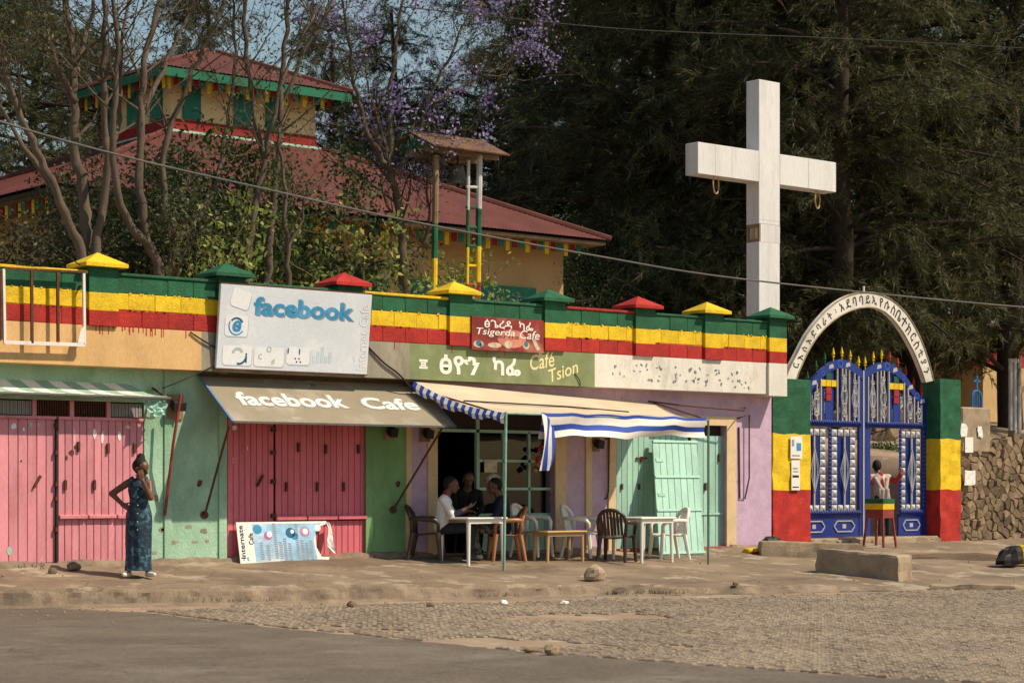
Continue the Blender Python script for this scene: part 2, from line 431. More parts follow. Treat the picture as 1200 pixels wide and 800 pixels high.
def letters(mb, key, fr, x, y, w=None, h=None, t=.003, rot=0.0, center=False):
    """adds the flat letters of `key` to mb, fitted into w x h with the lower left corner (or centre) at x, y of the frame"""
    vs, fs = TXT[key]
    xs = [p[0] for p in vs]; ys = [p[1] for p in vs]
    x0, x1, y0, y1 = min(xs), max(xs), min(ys), max(ys)
    sx = w / (x1 - x0) if w else h / (y1 - y0); sy = h / (y1 - y0) if h else sx
    c, s = math.cos(rot), math.sin(rot); out = []
    for px, py in vs:
        a, b = (px - x0) * sx, (py - y0) * sy
        if center: a -= (x1 - x0) * sx / 2; b -= (y1 - y0) * sy / 2
        out.append(fr @ Vector((x + a * c - b * s, y + a * s + b * c, t)))
    mb.add(out, fs)
def rrect(x0, x1, y0, y1, r=.03, n=4):
    p = []
    for cx, cy, a0 in ((x1 - r, y0 + r, -90), (x1 - r, y1 - r, 0), (x0 + r, y1 - r, 90), (x0 + r, y0 + r, 180)):
        p += [(cx + r * math.cos(R(a0 + 90 * k / n)), cy + r * math.sin(R(a0 + 90 * k / n))) for k in range(n + 1)]
    return p
def disc(cx, cy, rx, ry=None, n=14, a0=0): return [(cx + rx * math.cos(2 * math.pi * k / n + a0), cy + (ry or rx) * math.sin(2 * math.pi * k / n + a0)) for k in range(n)]
def arcband(cx, cy, r0, r1, a0, a1, n=10):
    return [(cx + r1 * math.cos(R(lerp(a0, a1, k / n))), cy + r1 * math.sin(R(lerp(a0, a1, k / n)))) for k in range(n + 1)] + \
           [(cx + r0 * math.cos(R(lerp(a1, a0, k / n))), cy + r0 * math.sin(R(lerp(a1, a0, k / n)))) for k in range(n + 1)]
# ================================================================ ground, road, pavement
def grid_obj(name, xs, ys, hfun, m, **kw):
    vs = [(x, y, hfun(x, y)) for x in xs for y in ys]; b = len(ys)
    fs = [(i * b + j, (i + 1) * b + j, (i + 1) * b + j + 1, i * b + j + 1) for i in range(len(xs) - 1) for j in range(b - 1)]
    mb = MB(); mb.add(vs, fs); mb.smooth = True
    return mb.build(name, m, **kw)
MT['dirt'] = mat('dusty_earth', (.34, .245, .165), .95, .28, 1.1, (.17, .12, .08), .6, .9, bump=.7, bscale=28, chip=(.44, .35, .26), cedge=(.58, .66), cscale=1.6)
MT['asphalt'] = mat('dusty_asphalt', (.165, .130, .097), .9, .25, .8, (.095, .077, .060), .6, .45, (.45, .68), bump=1.0, bscale=45, chip=(.22, .185, .145), cedge=(.5, .72), cscale=.6, grain=.35, gscale=22)
add_cracks(MT['asphalt'], (.045, .037, .03), .55, .012, .8)
MT['sett'] = mat('cobble_stone', (.235, .183, .132), .9, .3, 5.0, (.30, .235, .165), .8, .6, (.45, .62), bump=.5, bscale=60)
MT['pave'] = mat('worn_pavement', (.275, .203, .135), .95, .3, .9, (.14, .10, .07), .7, .7, (.42, .6), bump=.7, bscale=28, chip=(.36, .29, .21), cedge=(.55, .62), cscale=1.2)
MT['kerbstone'] = mat('earthy_kerb', (.29, .215, .15), .95, .35, 2.5, (.13, .10, .07), .75, 1.6, (.45, .62), bump=.9, bscale=24)
add_cracks(MT['pave'], (.08, .058, .04), .9, .02, .6)
def nz(x, y, s, a): return mnoise.noise(Vector((x * s, y * s, 3.3))) * a
gr = MB().add([(-700, -700, -.06), (700, -700, -.06), (700, 700, -.06), (-700, 700, -.06)], [(0, 1, 2, 3)]).build('ground', 'dirt', kind='structure')
# asphalt carriageway: everything left of the cobbled square, with a ragged right edge
edge = [(.45, -3.05), (.22, -4.9), (.10, -7), (.16, -9), (.08, -11.2), (.35, -13), (.65, -14.6), (1.2, -17), (2.2, -22), (4, -30), (6, -40)]
ap = [(x + random.uniform(-.06, .06), y) for i in range(len(edge) - 1) for x, y in [(lerp(edge[i][0], edge[i + 1][0], t / 14), lerp(edge[i][1], edge[i + 1][1], t / 14)) for t in range(14)]]
mb = MB()
vs, fs = [], []
for x, y in ap: vs += [(-90, y, 0.0), (x - .25, y, .0), (x, y, -.004), (x + .02, y, -.05)]
for i in range(len(ap) - 1):
    for k in range(3): fs.append((i * 4 + k, i * 4 + k + 1, i * 4 + k + 5, i * 4 + k + 4))
vs += [(-90, 0, 0), (-.5, 0, 0)]; n0 = len(vs) - 2
fs.append((n0, n0 + 1, 1, 0))
mb.add(vs, fs); mb.build('road', 'asphalt', kind='structure')
# cobbled square: small setts, far too many to count
cos_, sin_ = math.cos(.35), math.sin(.35)
mb = MB(); base = MB()
def in_view(x, y, m=1.5):
    d = Vector((x, y, 0)) - CAM; dep = d.x * ST + d.y * CT; rt = d.x * CT - d.y * ST
    return dep > 13 and abs(rt) < dep * .25 + m
s_ = .105
for i in range(-210, 230):
    for j in range(-230, 75):
        gx, gy = (i + .5 * (j % 2)) * s_, j * s_ * 1.0
        x, y = gx * cos_ - gy * sin_, gx * sin_ + gy * cos_
        e = interp(-y, [(-b, a) for a, b in edge])
        if x < e + .1 or y > kerb_y(x) - .06 or x > 20 or y < -17.5 or not in_view(x, y): continue
        if y > kerb_y(x) - .9 + nz(x, y, .9, .7): continue
        if nz(x + 40, y, .45, 1) + nz(x, y, 2.2, .35) > .42: continue
        if x > 9 and nz(x, y, .5, 1) > (15 - x) * .12: continue
        a, b = s_ * random.uniform(.40, .47), s_ * random.uniform(.38, .46)
        r_ = .35 + random.uniform(-.12, .12); c, s = math.cos(r_), math.sin(r_)
        h = .004 + random.uniform(-.005, .007); tx, ty = random.uniform(-.07, .07), random.uniform(-.07, .07)
        q = [(-a, -b), (a, -b), (a, b), (-a, b)]; V = []
        for k, zz in ((1.0, -.05), (1.0, h - .012), (.72, h)):
            V += [(x + (u * c - w * s) * k, y + (u * s + w * c) * k, zz + u * tx + w * ty) for u, w in q]
        F_ = [(o + m, o + (m + 1) % 4, o + 4 + (m + 1) % 4, o + 4 + m) for o in (0, 4) for m in range(4)] + [(8, 9, 10, 11)]
        mb.add(V, F_)
mb.build('cobblestones', 'sett', label='small grey brown cobblestones laid between the asphalt and the kerb', cat='cobblestones', kind='stuff')
MB().add([(-.3, -60, -.014), (80, -60, -.014), (80, 0.2, -.014), (-.3, .2, -.014)], [(0, 1, 2, 3)]).build('cobble_bed', 'dirt', kind='structure')
# pavement of beaten earth and worn cement, kerb along its edge
xs = [x * .16 for x in range(-80, 190)]
tt = [i / 26 for i in range(27)]
vs = []
for x in xs:
    k = kerb_y(x)
    for t in tt:
        y = lerp(.06, k + .05, t)
        vs.append((x, y, ground(x, min(y, -.001)) + nz(x, y, 1.3, .025) * min(1, 4 * (1 - t)) + nz(x, y, 4, .012) - .07 * min(1, max(0, (x - 9) / 3)) * max(0, (t - .75) / .25)))
    vs.append((x, k + .04, -.12))
b = len(tt) + 1
mb = MB(); mb.smooth = True
mb.add(vs, [(i * b + j, (i + 1) * b + j, (i + 1) * b + j + 1, i * b + j + 1) for i in range(len(xs) - 1) for j in range(b - 1)])
mb.build('pavement', 'pave', kind='structure')
mb = MB(); V = []; x = -12.0; n = 0; prof_ = 9
while x < 11.8:                                     # worn, earth covered kerb: one eroded strip
    k = kerb_y(x) + nz(x, 0, 1.1, .07) + nz(x, 2, 5, .03); h = max(.03, interp(x, KH) + nz(x, 5, .8, .03) + nz(x, 9, 6, .014))
    for q, (dy, f) in enumerate(((-.22, -.12), (-.12, .03), (-.04, .12), (-.005, .5), (.02, .8), (.05, .95), (.10, 1.0), (.18, 1.0), (.34, .9))):
        e = mnoise.noise(Vector((x * 6, q * 1.7, 1))) * .03 + mnoise.noise(Vector((x * 15, q * 3.1, 5))) * .014
        V.append((x, k + dy + e, max(-.06, h * f + e * .5)))
    n += 1; x += .055
mb.smooth = False
mb.add(V, [(i * prof_ + j, (i + 1) * prof_ + j, (i + 1) * prof_ + j + 1, i * prof_ + j + 1) for i in range(n - 1) for j in range(prof_ - 1)])
mb.build('kerb', 'kerbstone', kind='structure')
mb = MB(); V = []; x = -5.0; n = 0                   # ragged earth and broken plaster along the foot of the wall
while x < 15.0:
    w = .10 + nz(x, 3, 1.3, .09) + nz(x, 8, 5, .03); h = .055 + nz(x, 1, 1.7, .05) + nz(x, 4, 7, .015)
    if 7.3 < x < 10.0 or 11 < x < 14: h = -.02
    for q, (f, g_) in enumerate(((0, 1), (.45, .9), (.8, .45), (1.25, -.35))):
        y = .05 if q == 0 else -w * f - .02
        V.append((x, y, ground(x, min(y, -.001)) + h * g_ + mnoise.noise(Vector((x * 9, q * 3, 2))) * .018))
    n += 1; x += .06
mb.add(V, [(i * 4 + j, (i + 1) * 4 + j, (i + 1) * 4 + j + 1, i * 4 + j + 1) for i in range(n - 1) for j in range(3)])
mb.build('earth_bank', 'kerbstone', kind='structure')
# churchyard behind the shops: raised terrace, a path climbing behind the gate
def yard(x, y):
    def sm(t): t = min(1, max(0, t)); return t * t * (3 - 2 * t)
    hi = 3.5
    path = .58 + 2.9 * sm((y - 2.2) / 11)
    right = 2.1 + 1.4 * sm((y - 1) / 12)
    left = hi if y >= 5 else .25
    z = lerp(left, path, sm((x - 15.2) / .5))
    z = lerp(z, right, sm((x - 20.6) / .5))
    return z + nz(x, y, .5, .12) * (1 if y > 6 else .2) + .02 * max(0, y - 45)
ysy = [.35, .8, 1.3, 2, 3, 4, 4.99, 5.0, 5.6, 6.5, 7.5, 9, 11, 13, 15, 18, 22, 28, 36, 48, 70, 110, 200, 400]
grid_obj('churchyard_ground', [-120, -60, -30, -15, -8, -4, 0, 3, 6, 9, 12, 14, 15.1, 15.25, 15.45, 15.7, 16.3, 17, 18, 19, 20, 20.5, 20.7, 20.9, 21.2, 22, 24, 27, 31, 36, 44, 60, 90, 150, 300], ysy, yard, 'dirt', kind='structure')

# ================================================================ the row of shops
shop = thing('shop_building', 'long low shop row in tan, green and purple with striped parapet', 'building', (7.5, 0, .48))
FY = -.35                                            # front of the upper beam
def Zw(px, py, Y=0.0): return P(px, py, Y).z
XL, XR = -5.0, XY(904)
def wallseg(px0, px1, z0, z1, m, y0=0.0, name='wall', x0=None, x1=None, y1=.25):
    a = XY(px0, y0) if x0 is None else x0; b = XY(px1, y0) if x1 is None else x1
    return MB().box(a, b, y0, y1, z0, z1).build(name, m, shop)
ZT = 3.22
z_door1 = Zw(80, 469); z_door2 = 2.78; z_cafe = Zw(580, 480); z_door3 = Zw(790, 497)
wallseg(0, 0, .1, ZT, 'mint', x0=XL, x1=-2.6)
wallseg(0, 169, z_door1, ZT, 'mint', x0=-2.6)
wallseg(169, 266, .1, ZT, 'mint')
wallseg(266, 429, z_door2, ZT, 'leafgreen')
wallseg(429, 476, .1, ZT, 'leafgreen')
wallseg(476, 513, .1, ZT, 'purple')
wallseg(513, 651, z_cafe, ZT, 'purple')
wallseg(651, 722, .1, ZT, 'purple')
wallseg(722, 852, z_door3, ZT, 'purple')
wallseg(852, 904, .1, ZT, 'purple', x1=XR)
for a, b_ in ((193, 201), (257, 266)):               # shallow pilaster strips on the green wall
    wallseg(a, b_, .4, ZT - .01, 'mint', y0=-.025, name='pilaster', y1=.0)
wallseg(429, 437, .4, ZT - .01, 'leafgreen', y0=-.025, name='pilaster', y1=0)
for a, b_, z0, z1 in ((476.5, 482.5, .4, ZT - .01), (502, 513, .4, 2.95), (651, 664, .4, 2.95), (687, 694, .4, 2.6), (713.5, 722, .4, z_door3 + .16), (852, 863, .4, z_door3 + .16)):
    wallseg(a, b_, z0, z1, 'cream', y0=-.03, name='trim', y1=0)
wallseg(722, 852, z_door3, z_door3 + .16, 'cream', y0=-.028, name='trim', y1=0)
# fascia beam painted in sections, butted end to end
fx = [XL, XY(236, FY), XY(480, FY), XY(697, FY), XY(899, FY), XY(920, FY)]
ZF0, ZF1 = 3.21, 3.765
for i, m in enumerate(('tan', 'grey', 'olive', 'whitewash', 'whitewash')):
    z0 = ZF0 - (0.03 if i == 4 else 0)
    MB().box(fx[i], fx[i + 1] + (-.012 if i == 3 else 0), FY - (.05 if i == 4 else 0), .25, z0, ZF1).build('fascia', m, shop)
# ragged paint edge: red drips where the parapet red runs onto the tan beam
mb = MB()
for k in range(26):
    xx = random.uniform(1.15, 2.75) if k < 20 else random.uniform(6.2, 9); w = random.uniform(.008, .02); l = random.uniform(.03, .13)
    mb.box(xx, xx + w, FY - .003, FY, ZF1 - l, ZF1 + .0)
mb.build('paint_drips', 'red', shop, kind='stuff')
mb = MB()                                           # uneven brush edges between the painted courses
CH_ = (4.47 - ZF1) / 3
for m, zb in (('red', ZF1 + CH_), ('yellow', ZF1 + 2 * CH_)):
    mb = MB()
    for k in range(150):
        xx = random.uniform(-.5, 14.6); w = random.uniform(.01, .07); l = random.uniform(.004, .022); s_n = random.choice((-1, 1))
        mb.add([(xx, FY - .0065, zb - .008), (xx + w, FY - .0065, zb - .008), (xx + w * .8, FY - .0065, zb + l), (xx + w * .25, FY - .0065, zb + l * .8)], [(0, 1, 2, 3)])
    mb.build('brush_edge', m, shop, kind='stuff')
# roof slab, side wall, back wall
MB().box(XL, 15.08, .25, 5.1, 3.38, 3.52).build('roof_slab', 'concrete', shop)
MB().box(14.87, XR - .002, .25, 5.0, .2, 3.38).build('side_wall', 'purple', shop)
# parapet of painted concrete blocks with pillars
ZP = 4.47
CH = (ZP - ZF1) / 3
pill = [-.72, 1.36, 3.42, 5.5, 7.62, 9.58, 11.6, 13.25, 14.87]
pcap = ['green', 'yellow', 'green', 'red', 'yellow', 'green', 'red', 'yellow', 'green']
par = MB().box(XL, 14.9, FY + .055, -.06, ZF1, ZP).build('parapet', 'grey', shop)
bl = {}
def block_mesh(w):
    k = round(w, 2)
    if k not in bl:
        m = MB().box(0, k - .004, 0, .06, .002, CH - .002)
        me = m.mesh('block'); bm = bmesh.new(); bm.from_mesh(me)
        bmesh.ops.recalc_face_normals(bm, faces=bm.faces[:])
        bmesh.ops.bevel(bm, geom=bm.edges[:], offset=.010, segments=1, affect='EDGES'); bm.to_mesh(me); bm.free()
        bl[k] = me
    return bl[k]
for c, m in enumerate(('red', 'yellow', 'green')):
    for i in range(len(pill) - 1):
        a, b_ = pill[i] + .2, pill[i + 1] - .2
        n = max(1, round((b_ - a + .22 * (c % 2)) / .455)); w = (b_ - a) / n
        off = 0.5 * w if c % 2 else 0
        cuts = [a] + [a + off + w * k for k in range(n + 1) if a + .1 < a + off + w * k < b_ - .1] + [b_]
        for k in range(len(cuts) - 1):
            me = block_mesh(cuts[k + 1] - cuts[k])
            key = me.name + m
            if not me.materials: me.materials.append(MT[m])
            o = bpy.data.objects.new('block', me); COL.objects.link(o); o.parent = par
            o.location = (cuts[k], FY + random.uniform(-.004, .005), ZF1 + c * CH + random.uniform(-.002, .002))
            if me.materials[0] is not MT[m]:
                o.material_slots[0].link = 'OBJECT'; o.material_slots[0].material = MT[m]
    # paint filled joints just behind the block faces
    MB().box(XL, 14.9, FY + .010, FY + .05, ZF1 + c * CH + .001, ZF1 + (c + 1) * CH - .001).build('joint_fill', m, par)
cop = ['yellow', 'green', 'green', 'yellow', 'green', 'red', 'green', 'green']
for i in range(len(pill) - 1):
    MB().box(pill[i] + .22, pill[i + 1] - .22, FY - .02, -.04, ZP + .001, ZP + .045).build('coping', cop[i], par, bevel=.01)
for x, cm in zip(pill, pcap):
    w = .225; y0 = FY - .05; last = x > 14.8
    mb = MB()
    for k, (z0, z1) in enumerate(((ZF1 + .002, ZF1 + .21), (ZF1 + .21, ZF1 + .455), (ZF1 + .455, ZP + .10))):
        mb.mi = k; mb.box(x - w, x + w, y0, -.02, z0, z1)
    p = mb.build('pillar', ['red', 'yellow', 'green'], shop)
    mb = MB(); e = w + .10; za = ZP + .10; yc = (y0 - .02) / 2; ey = .29
    q = [(x - e, yc - ey), (x + e, yc - ey), (x + e, yc + ey), (x - e, yc + ey)]
    v = [(a, b_, za) for a, b_ in q] + [(a, b_, za + .05) for a, b_ in q] + [(x, yc, za + .22)]
    mb.add(v, [(3, 2, 1, 0), (0, 1, 5, 4), (1, 2, 6, 5), (2, 3, 7, 6), (3, 0, 4, 7), (4, 5, 8), (5, 6, 8), (6, 7, 8), (7, 4, 8)])
    mb.build('pillar_cap', cm, p)

# ---- doors of boards: leaf (part) > plank (sub-part)
def plank_leaf(x0, x1, z0, z1, y, n, m, name='door_leaf', parent=None, t=.025, arr=None):
    leaf = MB().box(x0 + .004, x1 - .004, y + t, y + t + .03, z0 + .004, z1 - .004).build(name, 'darkwood', parent or shop)
    w = (x1 - x0) / n
    me = MB().box(.004, w - .004, 0, t, 0, z1 - z0).mesh('plank')
    bm = bmesh.new(); bm.from_mesh(me); bmesh.ops.recalc_face_normals(bm, faces=bm.faces[:])
    bmesh.ops.bevel(bm, geom=[e for e in bm.edges if abs(e.verts[0].co.z - e.verts[1].co.z) > .1], offset=.006, segments=1, affect='EDGES')
    bm.to_mesh(me); bm.free(); me.materials.append(MT[m])
    for k in range(n):
        o = bpy.data.objects.new('plank', me); COL.objects.link(o); o.parent = leaf
        o.location = (x0 + k * w, y + random.uniform(0, .004), z0)
    return leaf
def handle(px, py, y, parent, h=.14, tilt=0):
    c = P(px, py, y)
    MB().bar(c + Vector((-tilt, -.02, -h / 2)), c + Vector((tilt, -.02, h / 2)), .035, .03).build('handle', 'rust', parent)
def ledge(x0, x1, z, y, m, parent=None):
    n = 3
    for k in range(n):
        a, b_ = lerp(x0, x1, k / n) + .01, lerp(x0, x1, (k + 1) / n) - .01
        MB().box(a, b_, y - .05, y + .01, z - .03 + random.uniform(-.01, .01), z + .03).build('ledge', m, parent or shop, bevel=.008)
DY = .03
za = Zw(60, 488, DY)
l1 = plank_leaf(-2.5, XY(65, DY), Zw(30, 659, DY), za, DY, 24, 'pink')
xa, xb = XY(67, DY), XY(168, DY)
l2 = plank_leaf(xa, xb, Zw(100, 603, DY), za, DY - .015, 12, 'pink')
l3 = plank_leaf(xa, xb, Zw(100, 658, DY), Zw(100, 608, DY), DY, 12, 'pink')
ledge(xa, xb, Zw(100, 605.5, DY), DY - .015, 'pink')
MB().box(XY(64.5, DY), XY(67, DY), -.015, DY, Zw(66, 658, DY), za).build('door_jamb', 'darkwood', l1)
for px, py in ((91.5, 523), (126, 525), (157, 525), (76, 568), (110, 568)): handle(px, py, DY - .015, l2)
handle(43, 564, DY, l1, .16, .05)
for py in (498, 530, 567, 584, 620): MB().box(XY(63, DY), XY(66.5, DY), -.03, .03, Zw(65, py) - .03, Zw(65, py) + .03).build('hinge', 'rust', l1)
# transom grille over the first door
tr = MB().box(-2.6, xb, .08, .10, za, z_door1).build('transom', 'darkwood', shop)
mb = MB()
for k in range(60):
    xx = lerp(0.0, XY(168), k / 60)
    mb.box(xx, xx + .014, .04, .06, za, z_door1 - .01)
mb.build('grille', 'rust', tr, kind='stuff')
for a, b_ in ((-5, 40), (128, 168)):
    mb = MB()
    for k in range(20): xx = lerp(XY(a), XY(b_), k / 20); mb.box(xx, xx + (XY(b_) - XY(a)) / 20 - .008, .025 + .006 * (k % 2), .039, za + .02, z_door1 - .02)
    mb.build('corrugated_sheet', mat('grey_sheet', (.30, .29, .29), .6, .2), tr)
for px in (40.5, 84.5, 127.5): MB().box(XY(px) - .03, XY(px) + .03, .0, .038, za, z_door1 - .005).build('mullion', 'pink', tr)
MB().box(-2.6, xb, -.012, .03, za - .035, za + .005).build('lintel', 'pink', tr)
# second pink door
xa, xm, xb = XY(266.5, DY), XY(321, DY), XY(428.5, DY)
rose_leaf = d1 = plank_leaf(xa, xm, Zw(290, 656, DY), z_door2, DY, 8, 'rose')
d2 = plank_leaf(xm + .02, xb, Zw(370, 605, DY), z_door2, DY - .015, 15, 'rose')
d3 = plank_leaf(xm + .02, xb, Zw(370, 655, DY), Zw(370, 610, DY), DY, 15, 'rose')
ledge(xm, xb, Zw(370, 606.5, DY), DY - .02, 'rose')
for px, py in ((349, 524), (381, 526), (419, 526), (335, 570), (371, 570), (402, 570)): handle(px, py, DY - .015, d2)
handle(304, 563, DY, d1, .16, .05)
for py in (503, 530, 564, 604): MB().box(xm - .06, xm + .01, -.02, .03, Zw(320, py) - .03, Zw(320, py) + .03).build('hinge', 'rust', d1)
# seafoam door leaves of the shut shop
DY3 = .1
e1 = plank_leaf(XY(722, DY3), XY(761, DY3), Zw(740, 645, DY3), z_door3 - .005, DY3, 6, 'seafoam')
e2 = plank_leaf(XY(762, DY3), XY(809, DY3), Zw(740, 645, DY3), z_door3 - .005, DY3 + .05, 7, 'seafoam')
e3 = plank_leaf(XY(810, DY3), XY(852.5, DY3), Zw(830, 600, DY3), z_door3 - .18, DY3, 6, 'seafoam')
e4 = plank_leaf(XY(810, DY3), XY(852.5, DY3), Zw(830, 642, DY3), Zw(830, 603, DY3), DY3, 6, 'seafoam')
MB().box(XY(810, DY3), XY(852.5, DY3), DY3 - .02, DY3 + .02, Zw(830, 601.5, DY3) - .02, Zw(830, 601.5, DY3) + .02).build('ledge', 'seafoam', e4)
MB().box(XY(810, DY3), XY(852.5, DY3), DY3 + .06, DY3 + .09, z_door3 - .18, z_door3 - .002).build('transom', 'darkwood', shop)
for px, py in ((842, 536), (826, 570)): handle(px, py, DY3, e3)
for px, py in ((751, 538), (748, 570), (728, 570)): handle(px, py, DY3, e1, .10)
mb = MB(); c = P(751, 538, DY3); mb.bar(c + Vector((-.12, -.02, .02)), c + Vector((.12, -.02, .02)), .03); mb.build('bolt', 'rust', e1)
MB().box(XY(722), XY(852), -.10, .25, .3, Zw(790, 641)).build('threshold', mat('brick_threshold', (.36, .13, .08), .9, .3, 5), shop)
MB().box(XY(513), XY(651), -.05, .25, .3, .49).build('threshold', 'concrete', shop)
# ---- café front: dark room, seafoam frame with panes
cx0, cx1 = XY(513), XY(651)
room = MB()
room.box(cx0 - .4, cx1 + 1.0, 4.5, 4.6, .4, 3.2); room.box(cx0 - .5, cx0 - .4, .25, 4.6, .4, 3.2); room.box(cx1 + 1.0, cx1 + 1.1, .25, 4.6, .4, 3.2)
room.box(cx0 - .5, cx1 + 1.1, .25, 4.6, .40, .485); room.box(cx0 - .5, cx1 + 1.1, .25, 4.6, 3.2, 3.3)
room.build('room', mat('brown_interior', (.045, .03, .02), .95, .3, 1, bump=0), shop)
FYc = .12
cf = MB().box(XY(558.5, FYc), XY(562, FYc), FYc, FYc + .06, .49, z_cafe).build('shop_window', 'seafoam', shop)
def bar_px(px0, px1, py0, py1, name='glazing_bar', m='seafoam', y=FYc, d=.05):
    z = sorted((Zw((px0 + px1) / 2, py0, y), Zw((px0 + px1) / 2, py1, y)))
    return MB().box(XY(px0, y), XY(px1, y), y, y + d, z[0], z[1]).build(name, m, cf)
for px in (590.5, 620.5): bar_px(px - 1.3, px + 1.3, 506, 601)
bar_px(648, 651.5, 506, 645, d=.06)
for py in (540, 572.5): bar_px(562, 648, py - 1.5, py + 1.5, d=.045)
bar_px(513, 651.5, 503.5, 507, d=.07)
bar_px(562, 648, 601, 604, d=.055)
plank_leaf(XY(562.5, FYc), XY(648, FYc), .5, Zw(600, 604.2, FYc), FYc + .005, 9, 'seafoam', name='window_panel')
for a, b_ in ((562, 589.2), (591.8, 619.2), (621.8, 648)):
    for c, d in ((507.5, 538.5), (541.5, 571), (574, 601)):
        z0, z1 = Zw((a + b_) / 2, d, FYc), Zw((a + b_) / 2, c, FYc)
        MB().add([(XY(a, FYc), FYc + .02, z0), (XY(b_, FYc), FYc + .02, z0), (XY(b_, FYc), FYc + .02, z1), (XY(a, FYc), FYc + .02, z1)], [(0, 1, 2, 3)]).build('pane', 'glass', cf)
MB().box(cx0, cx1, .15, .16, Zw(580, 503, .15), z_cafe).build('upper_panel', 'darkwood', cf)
# ================================================================ signs and awnings on the shop front
# ---- big white and blue sign board
by, ty = -.41, -.55
bl_, br_ = P(253, 430, by), P(430, 440, by)
zb = (bl_.z + br_.z) / 2; sw = br_.x - bl_.x; sh = 1.20
fr = frame((bl_.x, by, zb), (1, 0, 0), (0, ty - by, sh))
sign = thing('sign_board', 'large white and blue facebook internet cafe sign above the taupe awning', 'sign', (bl_.x + sw / 2, by, zb))
MB().extrude([(0, 0), (sw, 0), (sw, sh + .01), (0, sh + .01)], fr, .05).build('panel', 'signwhite', sign, bevel=.006)
mb = MB(); mb.extrude([(-.01, -.015), (sw + .01, -.015), (sw + .01, 0), (-.01, 0)], fr, .06); mb.build('frame_bar', 'rust', sign)
mb = MB(); mb.extrude([(-.01, sh + .01), (sw + .01, sh + .01), (sw + .01, sh + .03), (-.01, sh + .03)], fr, .06); mb.build('frame_bar', 'rust', sign)
for x in (.3, sw - .3):
    mb = MB(); mb.bar(fr @ Vector((x, sh * .95, -.05)), (bl_.x + x, FY + .0, zb + sh * .9), .03); mb.build('bracket', 'rust', sign)
    mb = MB(); mb.bar(fr @ Vector((x, sh * .12, -.045)), (bl_.x + x, FY + .0, zb + sh * .12), .03); mb.build('bracket', 'rust', sign)
U = lambda zx: (zx - 105) / 705 * sw                      # layout taken from the enlarged sign, left edge .. right edge
V_ = lambda zy: (1 - zy) * sh
mb = MB(); letters(mb, ("facebook", .03, 0), fr, sw * .225, sh * .645, sw * .665, sh * .225, .002); mb.build('lettering_shadow', 'silver', sign)
mb = MB(); letters(mb, ("facebook", .03, 0), fr, sw * .215, sh * .66, sw * .665, sh * .225, .004); mb.build('lettering', 'fbblue', sign)
mb = MB(); letters(mb, ("Internet Cafe", .014, 0), fr, sw * .985, sh * .05, sh * .82, sw * .062, .002, rot=R(90)); mb.build('lettering_shadow', 'silver', sign)
mb = MB(); letters(mb, ("Internet Cafe", .004, 0), fr, sw * .983, sh * .052, sh * .82, sw * .060, .0035, rot=R(90)); mb.build('lettering', 'signpale', sign)
for k, (x0, x1, y0, y1, rot) in enumerate(((.04, .185, .39, .64, 0), (.035, .22, .045, .28, 0), (.235, .43, .045, .28, 0), (.445, .60, .085, .30, 0), (.07, .19, .73, .95, -14))):
    pts = rrect(x0 * sw, x1 * sw, y0 * sh, y1 * sh, .05)
    cx, cy = (x0 + x1) / 2 * sw, (y0 + y1) / 2 * sh; c, s = math.cos(R(rot)), math.sin(R(rot))
    pts = [(cx + (a - cx) * c - (b_ - cy) * s, cy + (a - cx) * s + (b_ - cy) * c) for a, b_ in pts]
    f2 = fr @ Matrix.Translation((.012, -.014, .002)); f3 = fr @ Matrix.Translation((0, 0, .004))
    icon = MB().extrude(pts, f2, .001).build('icon_shadow', 'signshade', sign)
    MB().extrude(pts, f3, .001).build('icon', 'signpale', sign)
f4 = fr @ Matrix.Translation((0, 0, .0065))
mb = MB(); letters(mb, ("e", .03, .2), fr, .115 * sw, .515 * sh, None, .17, .0065, center=True)
mb.extrude(arcband(.112 * sw, .515 * sh, .115, .135, 150, 330, 12), f4, .001); mb.build('icon_print', 'fbblue', sign)
mb = MB(); mb.extrude(arcband(.112 * sw, .515 * sh, .10, .128, 30, 140, 12), f4, .001); mb.build('icon_print', 'fbdark', sign)
mb = MB(); mb.extrude(arcband(.13 * sw, .18 * sh, .06, .10, 20, 170, 12), f4, .001); mb.build('icon_print', 'signshade', sign)
mb = MB(); letters(mb, ("i", .03, 0), fr, .185 * sw, .14 * sh, None, .14, .0065, center=True); mb.extrude(arcband(.14 * sw, .16 * sh, .10, .13, 255, 340, 8), f4, .001); mb.build('icon_print', 'fbdark', sign)
mb = MB(); letters(mb, ("c", .0, 0), fr, .275 * sw, .165 * sh, None, .08, .0065, center=True); letters(mb, ("gl", .0, 0), fr, .36 * sw, .11 * sh, None, .09, .0065, center=True)
mb.extrude(arcband(.33 * sw, .255 * sh, .025, .045, 0, 359, 12), f4, .001); mb.build('icon_print', 'signshade', sign)
mb = MB()
for a, b_ in ((.455, .25), (.53, .245)): mb.extrude(disc(a * sw, b_ * sh, .012, .05), f4, .001)
for a, b_ in ((.505, .16), (.53, .16), (.515, .12), (.54, .12)): mb.extrude(disc(a * sw, b_ * sh, .014), f4, .001)
mb.build('icon_print', 'fbdark', sign)
mb = MB()
for k in range(5):                                   # faded skyline print
    x = .62 + .027 * k; mb.extrude([(x * sw, .12 * sh), ((x + .02) * sw, .12 * sh), ((x + .02) * sw, (.2 + .06 * ((k * 7) % 3)) * sh), (x * sw, (.2 + .06 * ((k * 7) % 3)) * sh)], fr @ Matrix.Translation((0, 0, .002)), .001)
mb.build('faded_print', mat('faded_blue_print', (.58, .65, .72), .45, .1, bump=0), sign)

